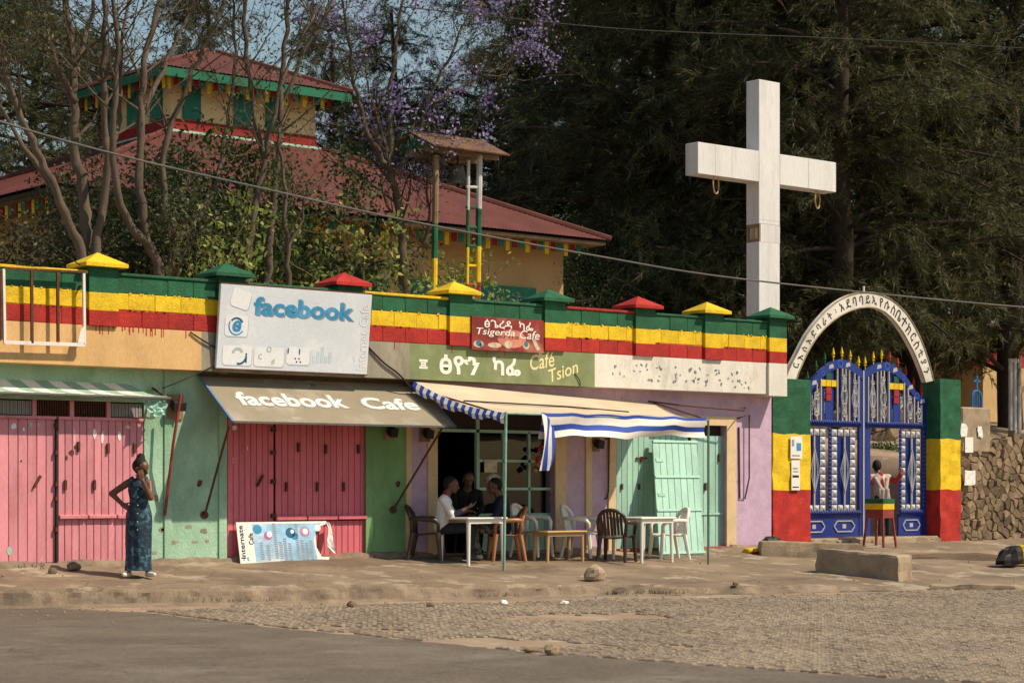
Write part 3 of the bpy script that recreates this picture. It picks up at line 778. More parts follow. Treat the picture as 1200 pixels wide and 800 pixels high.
# ---- taupe awning with white lettering
wl, wr = P(232, 437, -.01), P(490, 444, -.01)
az = 3.17; ap_ = .96; fz = P(400, 497, -ap_).z
xl_, xr_ = wl.x, wr.x
awn = thing('shop_awning', 'taupe canvas awning lettered facebook Cafe sloping over the rose door', 'awning', ((xl_ + xr_) / 2, -.5, fz))
f_aw = frame((xl_, -ap_, fz), (1, 0, 0), (0, ap_ - .01, az - fz)); al = math.hypot(ap_ - .01, az - fz); aw = xr_ - xl_
n = 24; g = []
for i in range(9):
    t = i / 8
    g.append([f_aw @ Vector((aw * k / n, al * t, 0)) for k in range(n + 1)])
mb = MB(); mb.smooth = True; mb.sheet(g); mb.build('canvas', 'awntaupe', awn)
mb = MB(); mb.bar(f_aw @ Vector((0, 0, 0)), f_aw @ Vector((aw, 0, 0)), .03); mb.build('front_bar', 'palewire', awn)
for x, m in ((0, 'awnblue'), (aw, 'awnblue')):
    mb = MB(); mb.bar(f_aw @ Vector((x, 0, .0)), f_aw @ Vector((x, al, .0)), .035, .025); mb.build('side_bar', m, awn)
mb = MB(); mb.box(xl_, xr_, -.05, -.005, az - .03, az + .02); mb.build('wall_bar', 'rust', awn)
mb = MB(); letters(mb, ("facebook", .07, 0), f_aw, aw * .083, al * .34, aw * .49, al * .32, .004); mb.build('lettering_outline', 'awnlight', awn); mb = MB(); letters(mb, ("Cafe", .07, 0), f_aw, aw * .633, al * .34, aw * .275, al * .29, .004)
mb.build('lettering_outline', 'awnlight', awn)
mb = MB(); letters(mb, ("facebook", .022, 0), f_aw, aw * .09, al * .36, aw * .475, al * .28, .006); mb.build('lettering', 'letterwhite', awn); mb = MB(); letters(mb, ("Cafe", .022, 0), f_aw, aw * .64, al * .36, aw * .26, al * .25, .006)
mb.build('lettering', 'letterwhite', awn)
mb = MB()
for k in range(9):
    x, y = random.uniform(.03, .9) * aw, random.choice((.06, .82, .88)) * al; w = random.uniform(.12, .3)
    mb.extrude([(x, y), (x + w, y + .02), (x + w * .8, y + .09), (x + w * .1, y + .1)], f_aw @ Matrix.Translation((0, 0, .003)), .001)
mb.build('faded_print', 'awnlight', awn, kind='stuff')
def strut(px0, py0, px1, py1, y0, y1):
    a, b_ = P(px0, py0, y0), P(px1, py1, y1)
    mb = MB(); mb.tube([a, b_], .018, 8); mb.build('strut', 'rust', awn)
    mb = MB(); mb.extrude(disc(0, 0, .07, .06, 9), frame((b_.x, -.012, b_.z), (1, 0, 0), (0, 0, 1)), .012); mb.build('wall_plate', 'rust', awn)
strut(268, 500, 240, 603, -.9, -.015); strut(519, 500, 461, 597, -.9, -.015)

# ---- faded striped awning over the first door, seen almost edge on
a0, a1 = -2.6, XY(150) ; zb_ = Zw(80, 447); yf = -.32; zf = P(100, 461, yf).z; x1f = XY(196, yf)
fa = thing('striped_awning', 'faded green and white striped awning over the pale pink door', 'awning', (0, -.15, zf))
n = 22
for k in range(n):
    xa, xb = lerp(a0, a1, k / n), lerp(a0, a1, (k + 1) / n); ya, yb = lerp(a0, x1f, k / n), lerp(a0, x1f, (k + 1) / n)
    g = [[(lerp(xa, ya, t), lerp(0, yf, t), lerp(zb_, zf, t) - .05 * math.sin(math.pi * t)), (lerp(xb, yb, t), lerp(0, yf, t), lerp(zb_, zf, t) - .05 * math.sin(math.pi * t))] for t in (0, .25, .5, .75, 1)]
    g.append([(ya, yf - .01, zf - .05), (yb, yf - .01, zf - .05)])
    MB().sheet(g).build('stripe', 'tarpgreen' if k % 2 else 'tarpwhite', fa)
mb = MB(); mb.tube([(a0, yf, zf - .03), (x1f + .05, yf, zf - .03)], .022, 8); mb.build('front_bar', 'palewire', fa)
mb = MB(); mb.tube([(x1f, yf, zf - .03), (XY(178), -.02, zb_ - .05)], .018, 8); mb.build('side_bar', 'rust', fa)
g = []                                               # rag of torn cloth hanging from its corner
for i in range(6):
    g.append([Vector((x1f - .28 + .07 * j + .02 * math.sin(i * 2 + j), yf + .05 + .05 * math.sin(j * 2.1 + i), zf - .06 - i * .045 - .03 * math.sin(j * 1.3))) for j in range(5)])
MB().sheet(g).build('torn_flap', 'seafoam', fa)
# ---- striped café awning: beige tarpaulin, blue and white valances, poles
pb1, pb2 = G(590.5, 668), G(830, 661)
t1 = Vector((pb1.x + .04, pb1.y + .0, 0)); t1.z = CAM.z + (HORIZON - 484) / F * ((Vector((pb1.x, pb1.y, 0)) - CAM).dot(Vector((ST, CT, 0))))
t2 = Vector((pb2.x, pb2.y + .0, 0)); t2.z = CAM.z + (HORIZON - 492) / F * ((Vector((pb2.x, pb2.y, 0)) - CAM).dot(Vector((ST, CT, 0))))
ca = thing('cafe_awning', 'beige tarpaulin awning with blue and white striped valances on thin poles', 'awning', (pb1.x, pb1.y, pb1.z))
w1, w2 = P(486, 456, -.36), P(765, 470, -.02)
w1.z = 3.17; w2.z = 3.0
n, k2 = 16, 8; g = []
for i in range(k2 + 1):
    t = i / k2; row = []
    for j in range(n + 1):
        s = j / n
        a = w1.lerp(w2, s); b_ = t1.lerp(t2, s)
        p = a.lerp(b_, t); p.z -= .10 * math.sin(math.pi * t) * (1 + .3 * math.sin(6 * s)) + .015 * math.sin(j * 2.3) * t
        row.append(p)
    g.append(row)
mb = MB(); mb.smooth = True; mb.sheet(g); mb.build('tarpaulin', 'beige', ca)
front = g[-1]; side = [r[0] for r in g]
# left valance: cross stripes along the side edge
m_ = 26
for k in range(m_):
    def sp(t):
        f_ = t * k2; i = min(int(f_), k2 - 1); return side[i].lerp(side[i + 1], f_ - i)
    a, b_ = sp(k / m_), sp((k + 1) / m_); d = .13 + .03 * math.sin(k * .8)
    q = [[a + Vector((-.01, 0, .01)), b_ + Vector((-.01, 0, .01))], [a + Vector((-.05, .0, -d * .5)), b_ + Vector((-.05, 0, -d * .5))], [a + Vector((-.03, 0, -d)), b_ + Vector((-.03, 0, -d))]]
    MB().sheet(q).build('valance_stripe', 'tarpblue' if k % 2 == 0 else 'tarpwhite', ca)
# front valance: long stripes hanging from the front edge, its left end slipped down and twisted
def fp(s):
    f_ = s * n; i = min(int(f_), n - 1); return front[i].lerp(front[i + 1], f_ - i)
bands = [('tarpblue', 0, .06), ('tarpwhite', .06, .19), ('tarpblue', .19, .29), ('tarpwhite', .29, .40)]
for m, d0, d1 in bands:
    g2 = []
    for d in (d0, (d0 + d1) / 2, d1):
        row = []
        for k in range(41):
            s = lerp(.16, .985, k / 40)
            p = fp(s) + Vector((0, -.02 - .05 * math.sin(d * 9 + s * 9) * d * 4, .03 - d * (1 - .25 * s) - .02 * math.sin(s * 14) * d * 3))
            row.append(p)
        g2.append(row)
    mb = MB(); mb.smooth = True; mb.sheet(g2); mb.build('valance_stripe', m, ca)
e = fp(.16)
for k, (m, o0, o1) in enumerate((('tarpwhite', 0, .10), ('tarpblue', .10, .22), ('tarpwhite', .22, .30), ('tarpblue', .30, .36))):
    g2 = []
    for i in range(9):
        t = i / 8
        p = e + Vector((-.12 * t, -.02 - .05 * math.sin(3 * t), .02 - .88 * t))
        w = 1 - .45 * t
        g2.append([p + Vector((o * w * .8 + .1 * t, -.04 * math.sin(o * 14 + t * 4), -o * .5 * (1 - t))) for o in (o0, (o0 + o1) / 2, o1)])
    mb = MB(); mb.smooth = True; mb.sheet(g2); mb.build('valance_end', m, ca)
mb = MB(); mb.tube([pb1, t1 + Vector((0, 0, .02))], .022, 8); mb.build('pole', 'polegreen', ca)
mb = MB(); mb.tube([pb2, t2 + Vector((0, 0, .02))], .018, 8); mb.build('pole', 'pole_dark', ca)
mb = MB(); mb.tube([t1, t2], .016, 8); mb.build('front_bar', 'polegreen', ca)
mb = MB(); mb.tube([w2 + Vector((0, -.02, 0)), t2], .014, 8); mb.build('side_bar', 'rust', ca)
mb = MB(); mb.tube([w1 + Vector((0, .3, -.03)), t1 + Vector((0, 0, -.03))], .014, 8); mb.build('side_bar', 'rust', ca)
mb = MB(); mb.tube([g[3][1] + Vector((0, 0, .01)), g[3][8] + Vector((0, 0, .015)), g[4][12] + Vector((0, 0, .01))], .012, 6); mb.build('tie_cord', 'wire', ca)
# ---- old bracket rods on the purple wall
def rod(name, label, pts, m='rust', r=.014):
    t = MB(); t.tube(pts, r, 8); t.build(name, m, label=label, cat='bracket')
rod('awning_rod', 'long rusty rod jutting along the purple wall above the seafoam door', [P(760, 470, -.03), P(800, 475, -.2), P(872, 481, -.30), P(873, 478, -.02)])
rod('bracket_rod', 'thin rusty rod hanging on the purple wall beside the seafoam door', [P(864, 490, -.02), P(878, 486, -.08), P(878, 560, -.08), P(873, 584, -.02), P(867, 584, -.02), P(866, 500, -.02)])
rod('bracket_rod', 'thin rusty rod hanging on the purple wall left of the seafoam door', [P(709, 515, -.02), P(714, 512, -.07), P(713, 575, -.07), P(711, 584, -.02), P(709, 584, -.02)])
rod('leaning_pole', 'red rusty pole leaning against the green wall between the two pink doors', [P(212, 462, -.35), P(203, 520, -.28), P(193, 604, -.05)], 'steelred', .022)
# ---- wall lamps (small black floodlights on wooden blocks)
for px, py, lab in ((455, 505, 'small black floodlight on green wall under the taupe awning'), (497, 507, 'small black floodlight on the narrow purple strip under the striped valance'), (697, 519, 'small black floodlight on purple wall behind the striped valance'), (204, 474, 'black floodlight on a wooden block above the leaning red pole')):
    c = P(px, py, 0); big = 1.5 if px < 300 else 1
    t = thing('floodlight', lab, 'lamp', (c.x, 0, c.z), group='floodlights on the shop wall')
    MB().box(c.x - .09 * big, c.x + .09 * big, -.03, 0.0, c.z - .14 * big, c.z + .10 * big).build('mounting_block', 'wood', t)
    h = MB(); h.hexa([(c.x - .07 * big, -.16, c.z - .10), (c.x + .07 * big, -.16, c.z - .10), (c.x + .055 * big, -.05, c.z - .06), (c.x - .055 * big, -.05, c.z - .06), (c.x - .07 * big, -.19, c.z + .03), (c.x + .07 * big, -.19, c.z + .03), (c.x + .055 * big, -.05, c.z + .07), (c.x - .055 * big, -.05, c.z + .07)])
    h.build('housing', 'blackm', t, bevel=.008)
    MB().bar((c.x - .08 * big, -.1, c.z - .02), (c.x - .08 * big, -.02, c.z + .02), .012).build('bracket', 'blackm', t)
# ---- red Tsigerda Cafe board on the parapet
q = [P(553, 408.5, -.43), P(637, 412, -.43)]
x0, x1 = q[0].x, q[1].x; zt = P(553, 370, -.43).z; z0 = P(553, 409, -.43).z; w, h = x1 - x0, zt - z0
fr = frame((x0, -.43, z0), (1, 0, 0), (0, 0, 1))
ts = thing('cafe_board', 'dark red Tsigerda Cafe board with food pictures fixed on the striped parapet', 'sign', (x0 + w / 2, -.43, z0))
MB().box(x0, x1, -.43, -.395, z0, zt).build('panel', 'redprint', ts)
MB().box(x0 + .02, x1 - .02, -.395, FY - .003, z0 + .2, z0 + .26).build('batten', 'wood', ts)
mb = MB(); mb.extrude(disc(w * .55, h * .38, w * .2, h * .28, 18), fr @ Matrix.Translation((0, 0, .0015)), .0005); mb.build('print', mat('pale_red_print', (.62, .22, .16), .5, .3, 3, bump=0), ts)
for wd, xa, ww in (("ፅጌረዳ", .17, .38), ("ካፌ", .65, .2)): mb = MB(); letters(mb, (wd, .012, 0), fr, w * xa, h * .66, w * ww, h * .27, .003); mb.build('lettering', 'letterwhite', ts)
mb = MB(); letters(mb, ("sgerda", .006, .1), fr, w * .2, h * .33, w * .45, h * .18, .003); mb.build('lettering_shadow', mat('dark_red_print', (.16, .05, .03), .5, .2, bump=0), ts)
for wd, xa, ww in (("Tsigerda", .06, .53), ("Cafe", .66, .28)): mb = MB(); letters(mb, (wd, .006, .2), fr, w * xa, h * .40, w * ww, h * .26, .005); mb.build('lettering', 'letterwhite', ts)
mb = MB()
for a, b_, rx, ry in ((.09, .17, .09, .09), (.31, .16, .12, .07), (.5, .2, .07, .10), (.75, .2, .06, .10)): mb.extrude(disc(a * w, b_ * h, rx * w * .8, ry * h * 1.2), fr @ Matrix.Translation((0, 0, .003)), .0005)
mb.build('print', mat('food_print', (.62, .50, .36), .5, .4, 12, bump=0), ts, kind='stuff'); mb = MB(); mb.extrude([(.83 * w, .40 * h), (.88 * w, .42 * h), (.95 * w, .10 * h), (.90 * w, .06 * h)], fr @ Matrix.Translation((0, 0, .003)), .0005)
mb.build('print', mat('food_print', (.62, .50, .36), .5, .4, 12, bump=0), ts)
mb = MB()
for a, b_, r_ in ((.09, .20, .035), (.12, .13, .02), (.75, .24, .03)): mb.extrude(disc(a * w, b_ * h, r_ * w), fr @ Matrix.Translation((0, 0, .0045)), .0005)
mb.build('print', mat('teal_print', (.05, .20, .24), .5, .3, bump=0), ts)
# ---- painted words on the beam
fr = frame((0, FY, 0), (1, 0, 0), (0, 0, 1))
def painted(key, px0, px1, py0, py1, m, rot=0):
    xa, xb = XY(px0, FY), XY(px1, FY); zc = (px0 + px1) / 2; zl, zh = Zw(zc, py1, FY), Zw(zc, py0, FY)
    mb = MB(); letters(mb, key, fr, xa, zl, xb - xa, zh - zl, .004, rot); return mb.build('painted_lettering', m, shop)
painted(("፤", .05, 0), 491, 501, 421, 432, 'letterwhite')
painted(("ፅዮን", .03, 0), 515, 562, 416, 439, 'letterwhite')
painted(("ካፌ", .03, 0), 577, 610, 418.5, 440, 'letterwhite')
painted(("Café", .01, .25), 622, 651, 417, 435, 'lettercream', R(10))
painted(("Tsion", .01, .25), 645, 680, 434, 449, 'lettercream', R(17))
mb = MB()                                            # weathered remains of an older painted name
rr = random.Random(3)
for k in range(58):
    px = rr.choice((rr.uniform(718, 775), rr.uniform(788, 832), rr.uniform(838, 880))); py = 433 + (px - 718) * .075 + rr.uniform(-9, 10)
    c = P(px, py, FY - .003); a = rr.uniform(.012, .05); b_ = rr.uniform(.012, .045); ang = rr.uniform(-.9, .9); n = 9; pts = []
    for q in range(n):
        t = 2 * math.pi * q / n; e = rr.uniform(.45, 1.1); u, v = a * e * math.cos(t), b_ * e * math.sin(t)
        pts.append(c + Vector((u * math.cos(ang) - v * math.sin(ang), 0, u * math.sin(ang) + v * math.cos(ang))))
    mb.add(pts, [tuple(range(n))])
mb.build('faded_lettering', mat('faded_slate_paint', (.15, .18, .24), .9, .4, 9, (.6, .57, .5), .8, 14, bump=0), shop, kind='stuff')
# ---- empty sign frame on the parapet
ef = thing('empty_signboard', 'empty rusty white sign frame on the parapet over the tan beam', 'sign', P(50, 403, -.47))
yf = -.47
def efbar(px0, py0, px1, py1, w, m, nm):
    MB().bar(P(px0, py0, yf), P(px1, py1, yf), w, .035, (0, 1, 0)).build(nm, m, ef)
efbar(4, 315, 5.5, 402, .035, 'white', 'side_bar'); efbar(98, 319, 99, 404, .035, 'white', 'side_bar')
efbar(4, 314, 100, 319, .03, 'rust', 'top_bar'); efbar(5, 401, 99, 404, .05, 'white', 'bottom_bar')
efbar(37, 317, 37.5, 402, .035, 'rust', 'upright'); efbar(67.5, 318, 68, 403, .035, 'rust', 'upright')
q = [P(91, 402, yf - .02), P(98.5, 402, yf - .02), P(98.5, 382, yf - .02), P(95, 386, yf - .02)]
MB().slab(q, .004).build('torn_vinyl', 'white', ef)
for px, py in ((4, 330), (98, 335), (5, 390), (99, 395)):
    a = P(px, py, yf); MB().bar(a, (a.x, FY + .005, a.z), .025).build('bracket', 'rust', ef)
ef2 = thing('empty_signboard', 'rusty sign frame whose end shows beside the empty white frame', 'sign', (-.7, -.47, 3.9))
a, b_ = P(1, 318, yf), P(1.5, 398, yf)
MB().bar(a, b_, .03, .03, (0, 1, 0)).build('side_bar', 'rust', ef2)
for z in (a.z, b_.z): MB().bar((a.x - 1.4, yf, z), (a.x, yf, z), .03, .03, (0, 1, 0)).build('rail', 'rust', ef2)
MB().bar((a.x - .03, yf, a.z - .3), (a.x - .03, FY + .003, a.z - .3), .025).build('bracket', 'rust', ef2)
# ---- cables
def cable(name, label, pts, r, m='wire', sub=6):
    P_ = [Vector(p) for p in pts]; out = []
    for i in range(len(P_) - 1):
        p0, p1, p2, p3 = P_[max(i - 1, 0)], P_[i], P_[i + 1], P_[min(i + 2, len(P_) - 1)]
        for k in range(sub):
            t = k / sub
            out.append(.5 * ((2 * p1) + (p2 - p0) * t + (2 * p0 - 5 * p1 + 4 * p2 - p3) * t * t + (3 * p1 - p0 - 3 * p2 + p3) * t ** 3))
    out.append(P_[-1]); mb = MB(); mb.smooth = True; mb.tube(out, r, 6); mb.build(name, m, label=label, cat='cable')
cable('power_cable', 'thick overhead cable sagging across the church, cross and arch', [P(-120, 103, -7), P(31, 152, -7), P(160, 187, -7), P(300, 219, -7), P(480, 259, -7), P(700, 300, -7), P(870, 327, -7), P(1165, 357, -7), P(1330, 368, -7)], .0115, 'palewire')
cable('thin_wire', 'thin dark wire dropping from the trees to the yellow capped pillar', [P(-60, 222, -.6), P(0, 252, -.6), P(50, 281, -.6), P(96, 312, -.30)], .009)
cable('thin_wire', 'thin dark wire high across the dark trees above the cross', [P(470, 8, 4), P(620, 24, 4), P(760, 36, 4), P(1000, 46, 4), P(1260, 60, 4)], .010)
cable('thin_wire', 'black wire looping from the tan beam behind the big sign to the awning corner', [P(223, 389, FY - .02), P(240, 400, FY - .03), P(262, 412, FY - .02)], .012)
cable('thin_wire', 'bundle of black wire hanging from the big sign corner down the cement beam', [P(430, 405, FY - .02), P(450, 425, FY - .03), P(466, 437, FY - .03), P(478, 450, FY - .02), P(484, 458, -.3)], .016)
cable('thin_wire', 'thin wire stretched from the striped awning bar to the cement beam', [P(190, 455, -.25), P(215, 445, FY - .02), P(252, 428, FY - .015)], .008)
cable('thin_wire', 'short black wire curling on the olive painted beam', [P(673, 437, FY - .006), P(679, 445, FY - .02), P(680, 452, FY - .006)], .008)

def scuff(px, py, w, h, y, m, parent, name, seed):
    r = random.Random(seed); c = P(px, py, y); n = 10
    pts = [(c.x + w * r.uniform(.6, 1.1) * math.cos(2 * math.pi * q / n), y, c.z + h * r.uniform(.6, 1.1) * math.sin(2 * math.pi * q / n)) for q in range(n)]
    MB().add(pts + [(a, y + .0015, b_) for a, _, b_ in pts], [tuple(range(n))] + [(q, n + q, n + (q + 1) % n, (q + 1) % n) for q in range(n)]).build(name, m, parent)
for k, (px, py, w, h, m) in enumerate(((16, 499, .05, .045, 'paper'), (28, 503, .02, .03, 'paper'), (36, 498, .025, .045, 'seafoam'), (45, 498, .015, .03, 'seafoam'), (11, 645, .04, .07, 'seafoam'), (25, 540, .015, .02, 'rust'))): scuff(px, py, w, h, DY - .003, m, l1, 'paint_scar', 50 + k)
for k, (px, py, w, h, m) in enumerate(((111, 508, .035, .09, 'paper'), (120, 513, .03, .10, 'paper'), (140, 511, .03, .08, 'paper'), (84, 530, .05, .05, 'rust'), (78, 536, .02, .04, 'rust'), (88, 524, .02, .03, 'rust'), (150, 500, .05, .03, 'cream'))): scuff(px, py, w, h, DY - .019, m, l2, 'paint_scar', 70 + k)
for k, (px, py, w, h, m) in enumerate(((275, 501, .05, .04, 'paper'), (273, 540, .02, .06, 'pink'), (290, 525, .01, .03, 'paper'))): scuff(px, py, w, h, DY - .003, m, rose_leaf, 'paint_scar', 90 + k)
for k, (px, py) in enumerate(((234, 566), (466, 567), (183, 583), (196, 598))): scuff(px, py, .06, .06, -.003, 'rust' if k < 2 else 'grey', shop, 'plaster_scar', 100 + k)
for k in range(10): scuff(random.uniform(176, 262), random.uniform(615, 650), random.uniform(.02, .09), random.uniform(.02, .05), -.003, 'grey', shop, 'plaster_scar', 120 + k)
# ================================================================ church gate
GY = .32                                             # plane of the gate leaves
xc, xr = XY(1010, GY), XY(1084, GY); xl = 2 * xc - xr
LW = xr - xc                                         # leaf width
zg0 = Zw(1010, 628, GY); zmid = Zw(1010, 497, GY)
zt_c, zt_p, zt_o = Zw(1010, 436, GY), Zw(1036, 424, GY), Zw(1083, 467, GY)
def gtop(u):                                         # top line of a leaf, u = 0 at the meeting stile, 1 at the hinge
    pts = [(0, zt_c), (.1, lerp(zt_c, zt_p, .5)), (.24, lerp(zt_c, zt_p, .93)), (.36, zt_p), (.5, lerp(zt_p, zt_o, .10)), (.66, lerp(zt_p, zt_o, .36)), (.8, lerp(zt_p, zt_o, .72)), (.9, lerp(zt_p, zt_o, .93)), (1, zt_o)]
    return interp(u, pts)
# pillars of rough plaster painted green, yellow and red
def gate_pillar(x0, x1, y0, y1, z1, bands, label):
    t = thing('gate_pillar', label, 'pillar', ((x0 + x1) / 2, (y0 + y1) / 2, .4), group='pillars of the church gate')
    zz = [.35, bands[0], bands[1], z1]
    for k, m in enumerate(('red', 'yellow', 'green')):
        vs = []; n = 7
        ring = [(x0, y0, 0), (x1, y0, 0), (x1, y1, 0), (x0, y1, 0)]
        nr = max(3, int((zz[k + 1] - zz[k]) / .13))
        for r_ in range(nr + 1):
            z = lerp(zz[k], zz[k + 1], r_ / nr)
            for e in range(4):
                a, b_ = ring[e], ring[(e + 1) % 4]
                for q in range(n):
                    x, y = lerp(a[0], b_[0], q / n), lerp(a[1], b_[1], q / n)
                    d = mnoise.noise(Vector((x * 3.1, y * 3.1 + 9, z * 3.1))) * .03 + mnoise.noise(Vector((x * 9, y * 9, z * 9))) * .014
                    nx, ny = (0, -1) if e == 0 else (1, 0) if e == 1 else (0, 1) if e == 2 else (-1, 0)
                    zo = mnoise.noise(Vector((x * 4, y * 4, k))) * .03 if 0 < k and r_ == 0 or (k < 2 and r_ == nr) else 0
                    vs.append((x + nx * d, y + ny * d, z + (mnoise.noise(Vector((x * 4, y * 4, (k + (1 if r_ else 0)) * 7.7))) * .03 if r_ in (0, nr) and not (k == 0 and r_ == 0) else 0)))
        m4 = 4 * n
        fs = [(i * m4 + j, i * m4 + (j + 1) % m4, (i + 1) * m4 + (j + 1) % m4, (i + 1) * m4 + j) for i in range(nr) for j in range(m4)]
        fs += [tuple(range(nr * m4, (nr + 1) * m4))]
        MB().add(vs, fs).build('painted_band', m, t)
    return t
gp1 = gate_pillar(XY(904) + .02, XY(949), -.02, .40, Zw(925, 444), (Zw(925, 574), Zw(925, 508)), 'wide pillar in green, yellow and red between purple shop and blue gate')
gp2 = gate_pillar(XY(1101), XY(1125), -.02, .46, Zw(1110, 444), (Zw(1110, 574), Zw(1110, 514)), 'rough pillar in green, yellow and red between blue gate and stone wall')
# posters on the left pillar
for k, (a, b_, c, d, lab) in enumerate(((926.5, 940, 511, 537, 'white notice with small blue picture pasted on the yellow pillar band'), (927.5, 937.5, 539, 574, 'long white notice with black bars pasted low on the yellow pillar band'))):
    t = thing('notice', lab, 'poster', P((a + b_) / 2, d, -.06))
    z0, z1 = Zw((a + b_) / 2, d, -.06), Zw((a + b_) / 2, c, -.06)
    MB().box(XY(a, -.06), XY(b_, -.06), -.062, -.055, z0, z1).build('sheet', 'paper', t)
    fr = frame((XY(a, -.06), -.062, z0), (1, 0, 0), (0, 0, 1)); w, h = XY(b_, -.06) - XY(a, -.06), z1 - z0
    bars = ((.5, .9, .35, .7, 'fbblue'), (.1, .3, .55, .85, 'silver'), (.1, .8, .1, .16, 'silver')) if k == 0 else ((.1, .85, .42, .5, 'letterblack'), (.1, .85, .08, .12, 'letterblack'), (.15, .7, .7, .75, 'silver'), (.15, .8, .6, .64, 'silver'))
    for x0, x1, y0, y1, m in bars: MB().extrude([(x0 * w, y0 * h), (x1 * w, y0 * h), (x1 * w, y1 * h), (x0 * w, y1 * h)], fr @ Matrix.Translation((0, 0, .002)), .001).build('print', m, t)
# ---- gate leaves
gate = thing('church_gate', 'blue and silver double gate with coloured spear tips under the white arch', 'gate', (xc, GY, zg0))
def leaf_poly(u0, u1, z0, n=10, side=1, inset=0.0):
    p = [(lerp(u0, u1, k / n), gtop(lerp(u0, u1, k / n)) - inset) for k in range(n + 1)]
    return p
def gx(u, side): return xc + side * u * LW
def gbox(u0, u1, z0, z1, y0, y1, side, name, m, parent):
    a, b_ = sorted((gx(u0, side), gx(u1, side)))
    return MB().box(a, b_, GY + y0, GY + y1, z0, z1).build(name, m, parent)
for side in (-1, 1):
    # frame: stiles, rails, arched head
    leaf = gbox(.0, .055, zg0, gtop(.02), -.03, .03, side, 'gate_leaf', 'bluegate', gate)
    gbox(.945, 1.0, zg0, zt_o, -.03, .03, side, 'stile', 'bluegate', leaf)
    wick = side == 1
    gbox(.06, .94, zmid - .06, zmid + .05, -.035, .03, side, 'rail', 'bluegate', leaf)
    if wick: gbox(.56, .94, zg0, zg0 + .42, -.02, .02, side, 'kick_panel', 'bluegate', leaf); gbox(.06, .115, zg0, zmid - .06, -.025, .025, side, 'stile', 'bluegate', leaf)
    else: gbox(.06, .94, zg0, zg0 + .42, -.02, .02, side, 'kick_panel', 'bluegate', leaf)
    n = 22; mb = MB()
    for k in range(n):
        u0, u1 = k / n, (k + 1) / n
        a, b_ = gx(u0, side), gx(u1, side); za, zb = gtop(u0), gtop(u1)
        mb.hexa([(a, GY - .045, za - .17), (b_, GY - .045, zb - .17), (b_, GY + .03, zb - .17), (a, GY + .03, za - .17), (a, GY - .045, za), (b_, GY - .045, zb), (b_, GY + .03, zb), (a, GY + .03, za)])
    mb.build('head_rail', 'bluegate', leaf)
    mb = MB()                                        # ornaments on the head rail
    for u, r_ in ((.36, .085), (.84, .07), (.62, .05)):
        x, z = gx(u, side), gtop(u) - .085
        mb.extrude(arcband(x, z, r_ * .55, r_, 0, 358, 14), frame((0, GY - .052, 0), (1, 0, 0), (0, 0, 1)), .01)
    mb.build('ring_ornament', mat('blue_ornament', (.03, .09, .38), .35, .2, bump=0), leaf, kind='stuff')
    mb = MB()
    for u, s in ((.24, 1), (.49, -1), (.74, 1), (.93, -1)):
        x, z = gx(u, side), gtop(u) - .085
        mb.extrude([(x - .07, z - .05), (x + .07, z - .02), (x + .05, z + .05), (x - .05, z + .03)], frame((0, GY - .05, 0), (1, 0, 0), (0, 0, 1)), .01)
    mb.build('leaf_ornament', 'gatesilver', leaf, kind='stuff')
    # upper panel: sheet strips behind silver bars
    for k, (u0, u1) in enumerate(((.055, .20), (.235, .38), (.42, .62), (.66, .78), (.82, .945))):
        m = 3
        for q in range(m):
            a, b_ = lerp(u0, u1, q / m) + .006, lerp(u0, u1, (q + 1) / m) - .012
            gbox(a, b_, zmid + .05, min(gtop(a), gtop(b_)) - .16, .005, .02, side, 'slat', 'bluegate', leaf)
    for u in (.0 + .075, .135, .215, .27, .32, .395, .64, .70, .80, .86, .92):
        x = gx(u, side); mb = MB(); mb.box(x - .013, x + .013, GY - .05, GY - .015, zmid + .05, gtop(u) - .165); mb.build('silver_bar', 'gatesilver', leaf)
    # silver scrollwork: diamond lattices and little curls
    mb = MB()
    for u in (.135, .30, .72, .87):
        x = gx(u, side); z0, z1 = zmid + .12, gtop(u) - .28; zc = (z0 + z1) / 2
        for s in (-1, 1):
            mb.tube([(x, GY - .055, z0), (x + s * .09, GY - .055, zc), (x, GY - .055, z1)], .009, 5)
            mb.tube([(x, GY - .055, z0 + .1), (x + s * .05, GY - .055, zc), (x, GY - .055, z1 - .1)], .008, 5)
            for zz in (z0 + .05, zc - .12, zc + .12, z1 - .05):
                mb.tube([(x + s * (.02 + .035 * math.sin(t)), GY - .055, zz + .035 * math.cos(t)) for t in (0, 1.1, 2.2, 3.3, 4.2)], .009, 5)
    mb.build('scrollwork', 'gatesilver', leaf, kind='stuff')
    # cross of coloured squares
    cu, cz = .52, lerp(zmid, zt_p, .62)
    cr = gbox(cu - .035, cu + .035, zmid + .05, gtop(cu) - .16, -.012, .004, side, 'cross_backing', 'bluegate', leaf)
    for dx, dz, m in ((0, 1, 'green'), (-1, 0, 'yellow'), (0, 0, 'yellow'), (1, 0, 'yellow'), (0, -1, 'red'), (0, -2, 'red')):
        x, z = gx(cu, side) + dx * .155, cz + dz * .135
        MB().box(x - .07, x + .07, GY - .035, GY - .013, z - .06, z + .06).build('cross_tile', m, cr)
    # lower panels framed by silver studs
    pans = ((.60, .92),) if wick else ((.10, .47), (.55, .92))
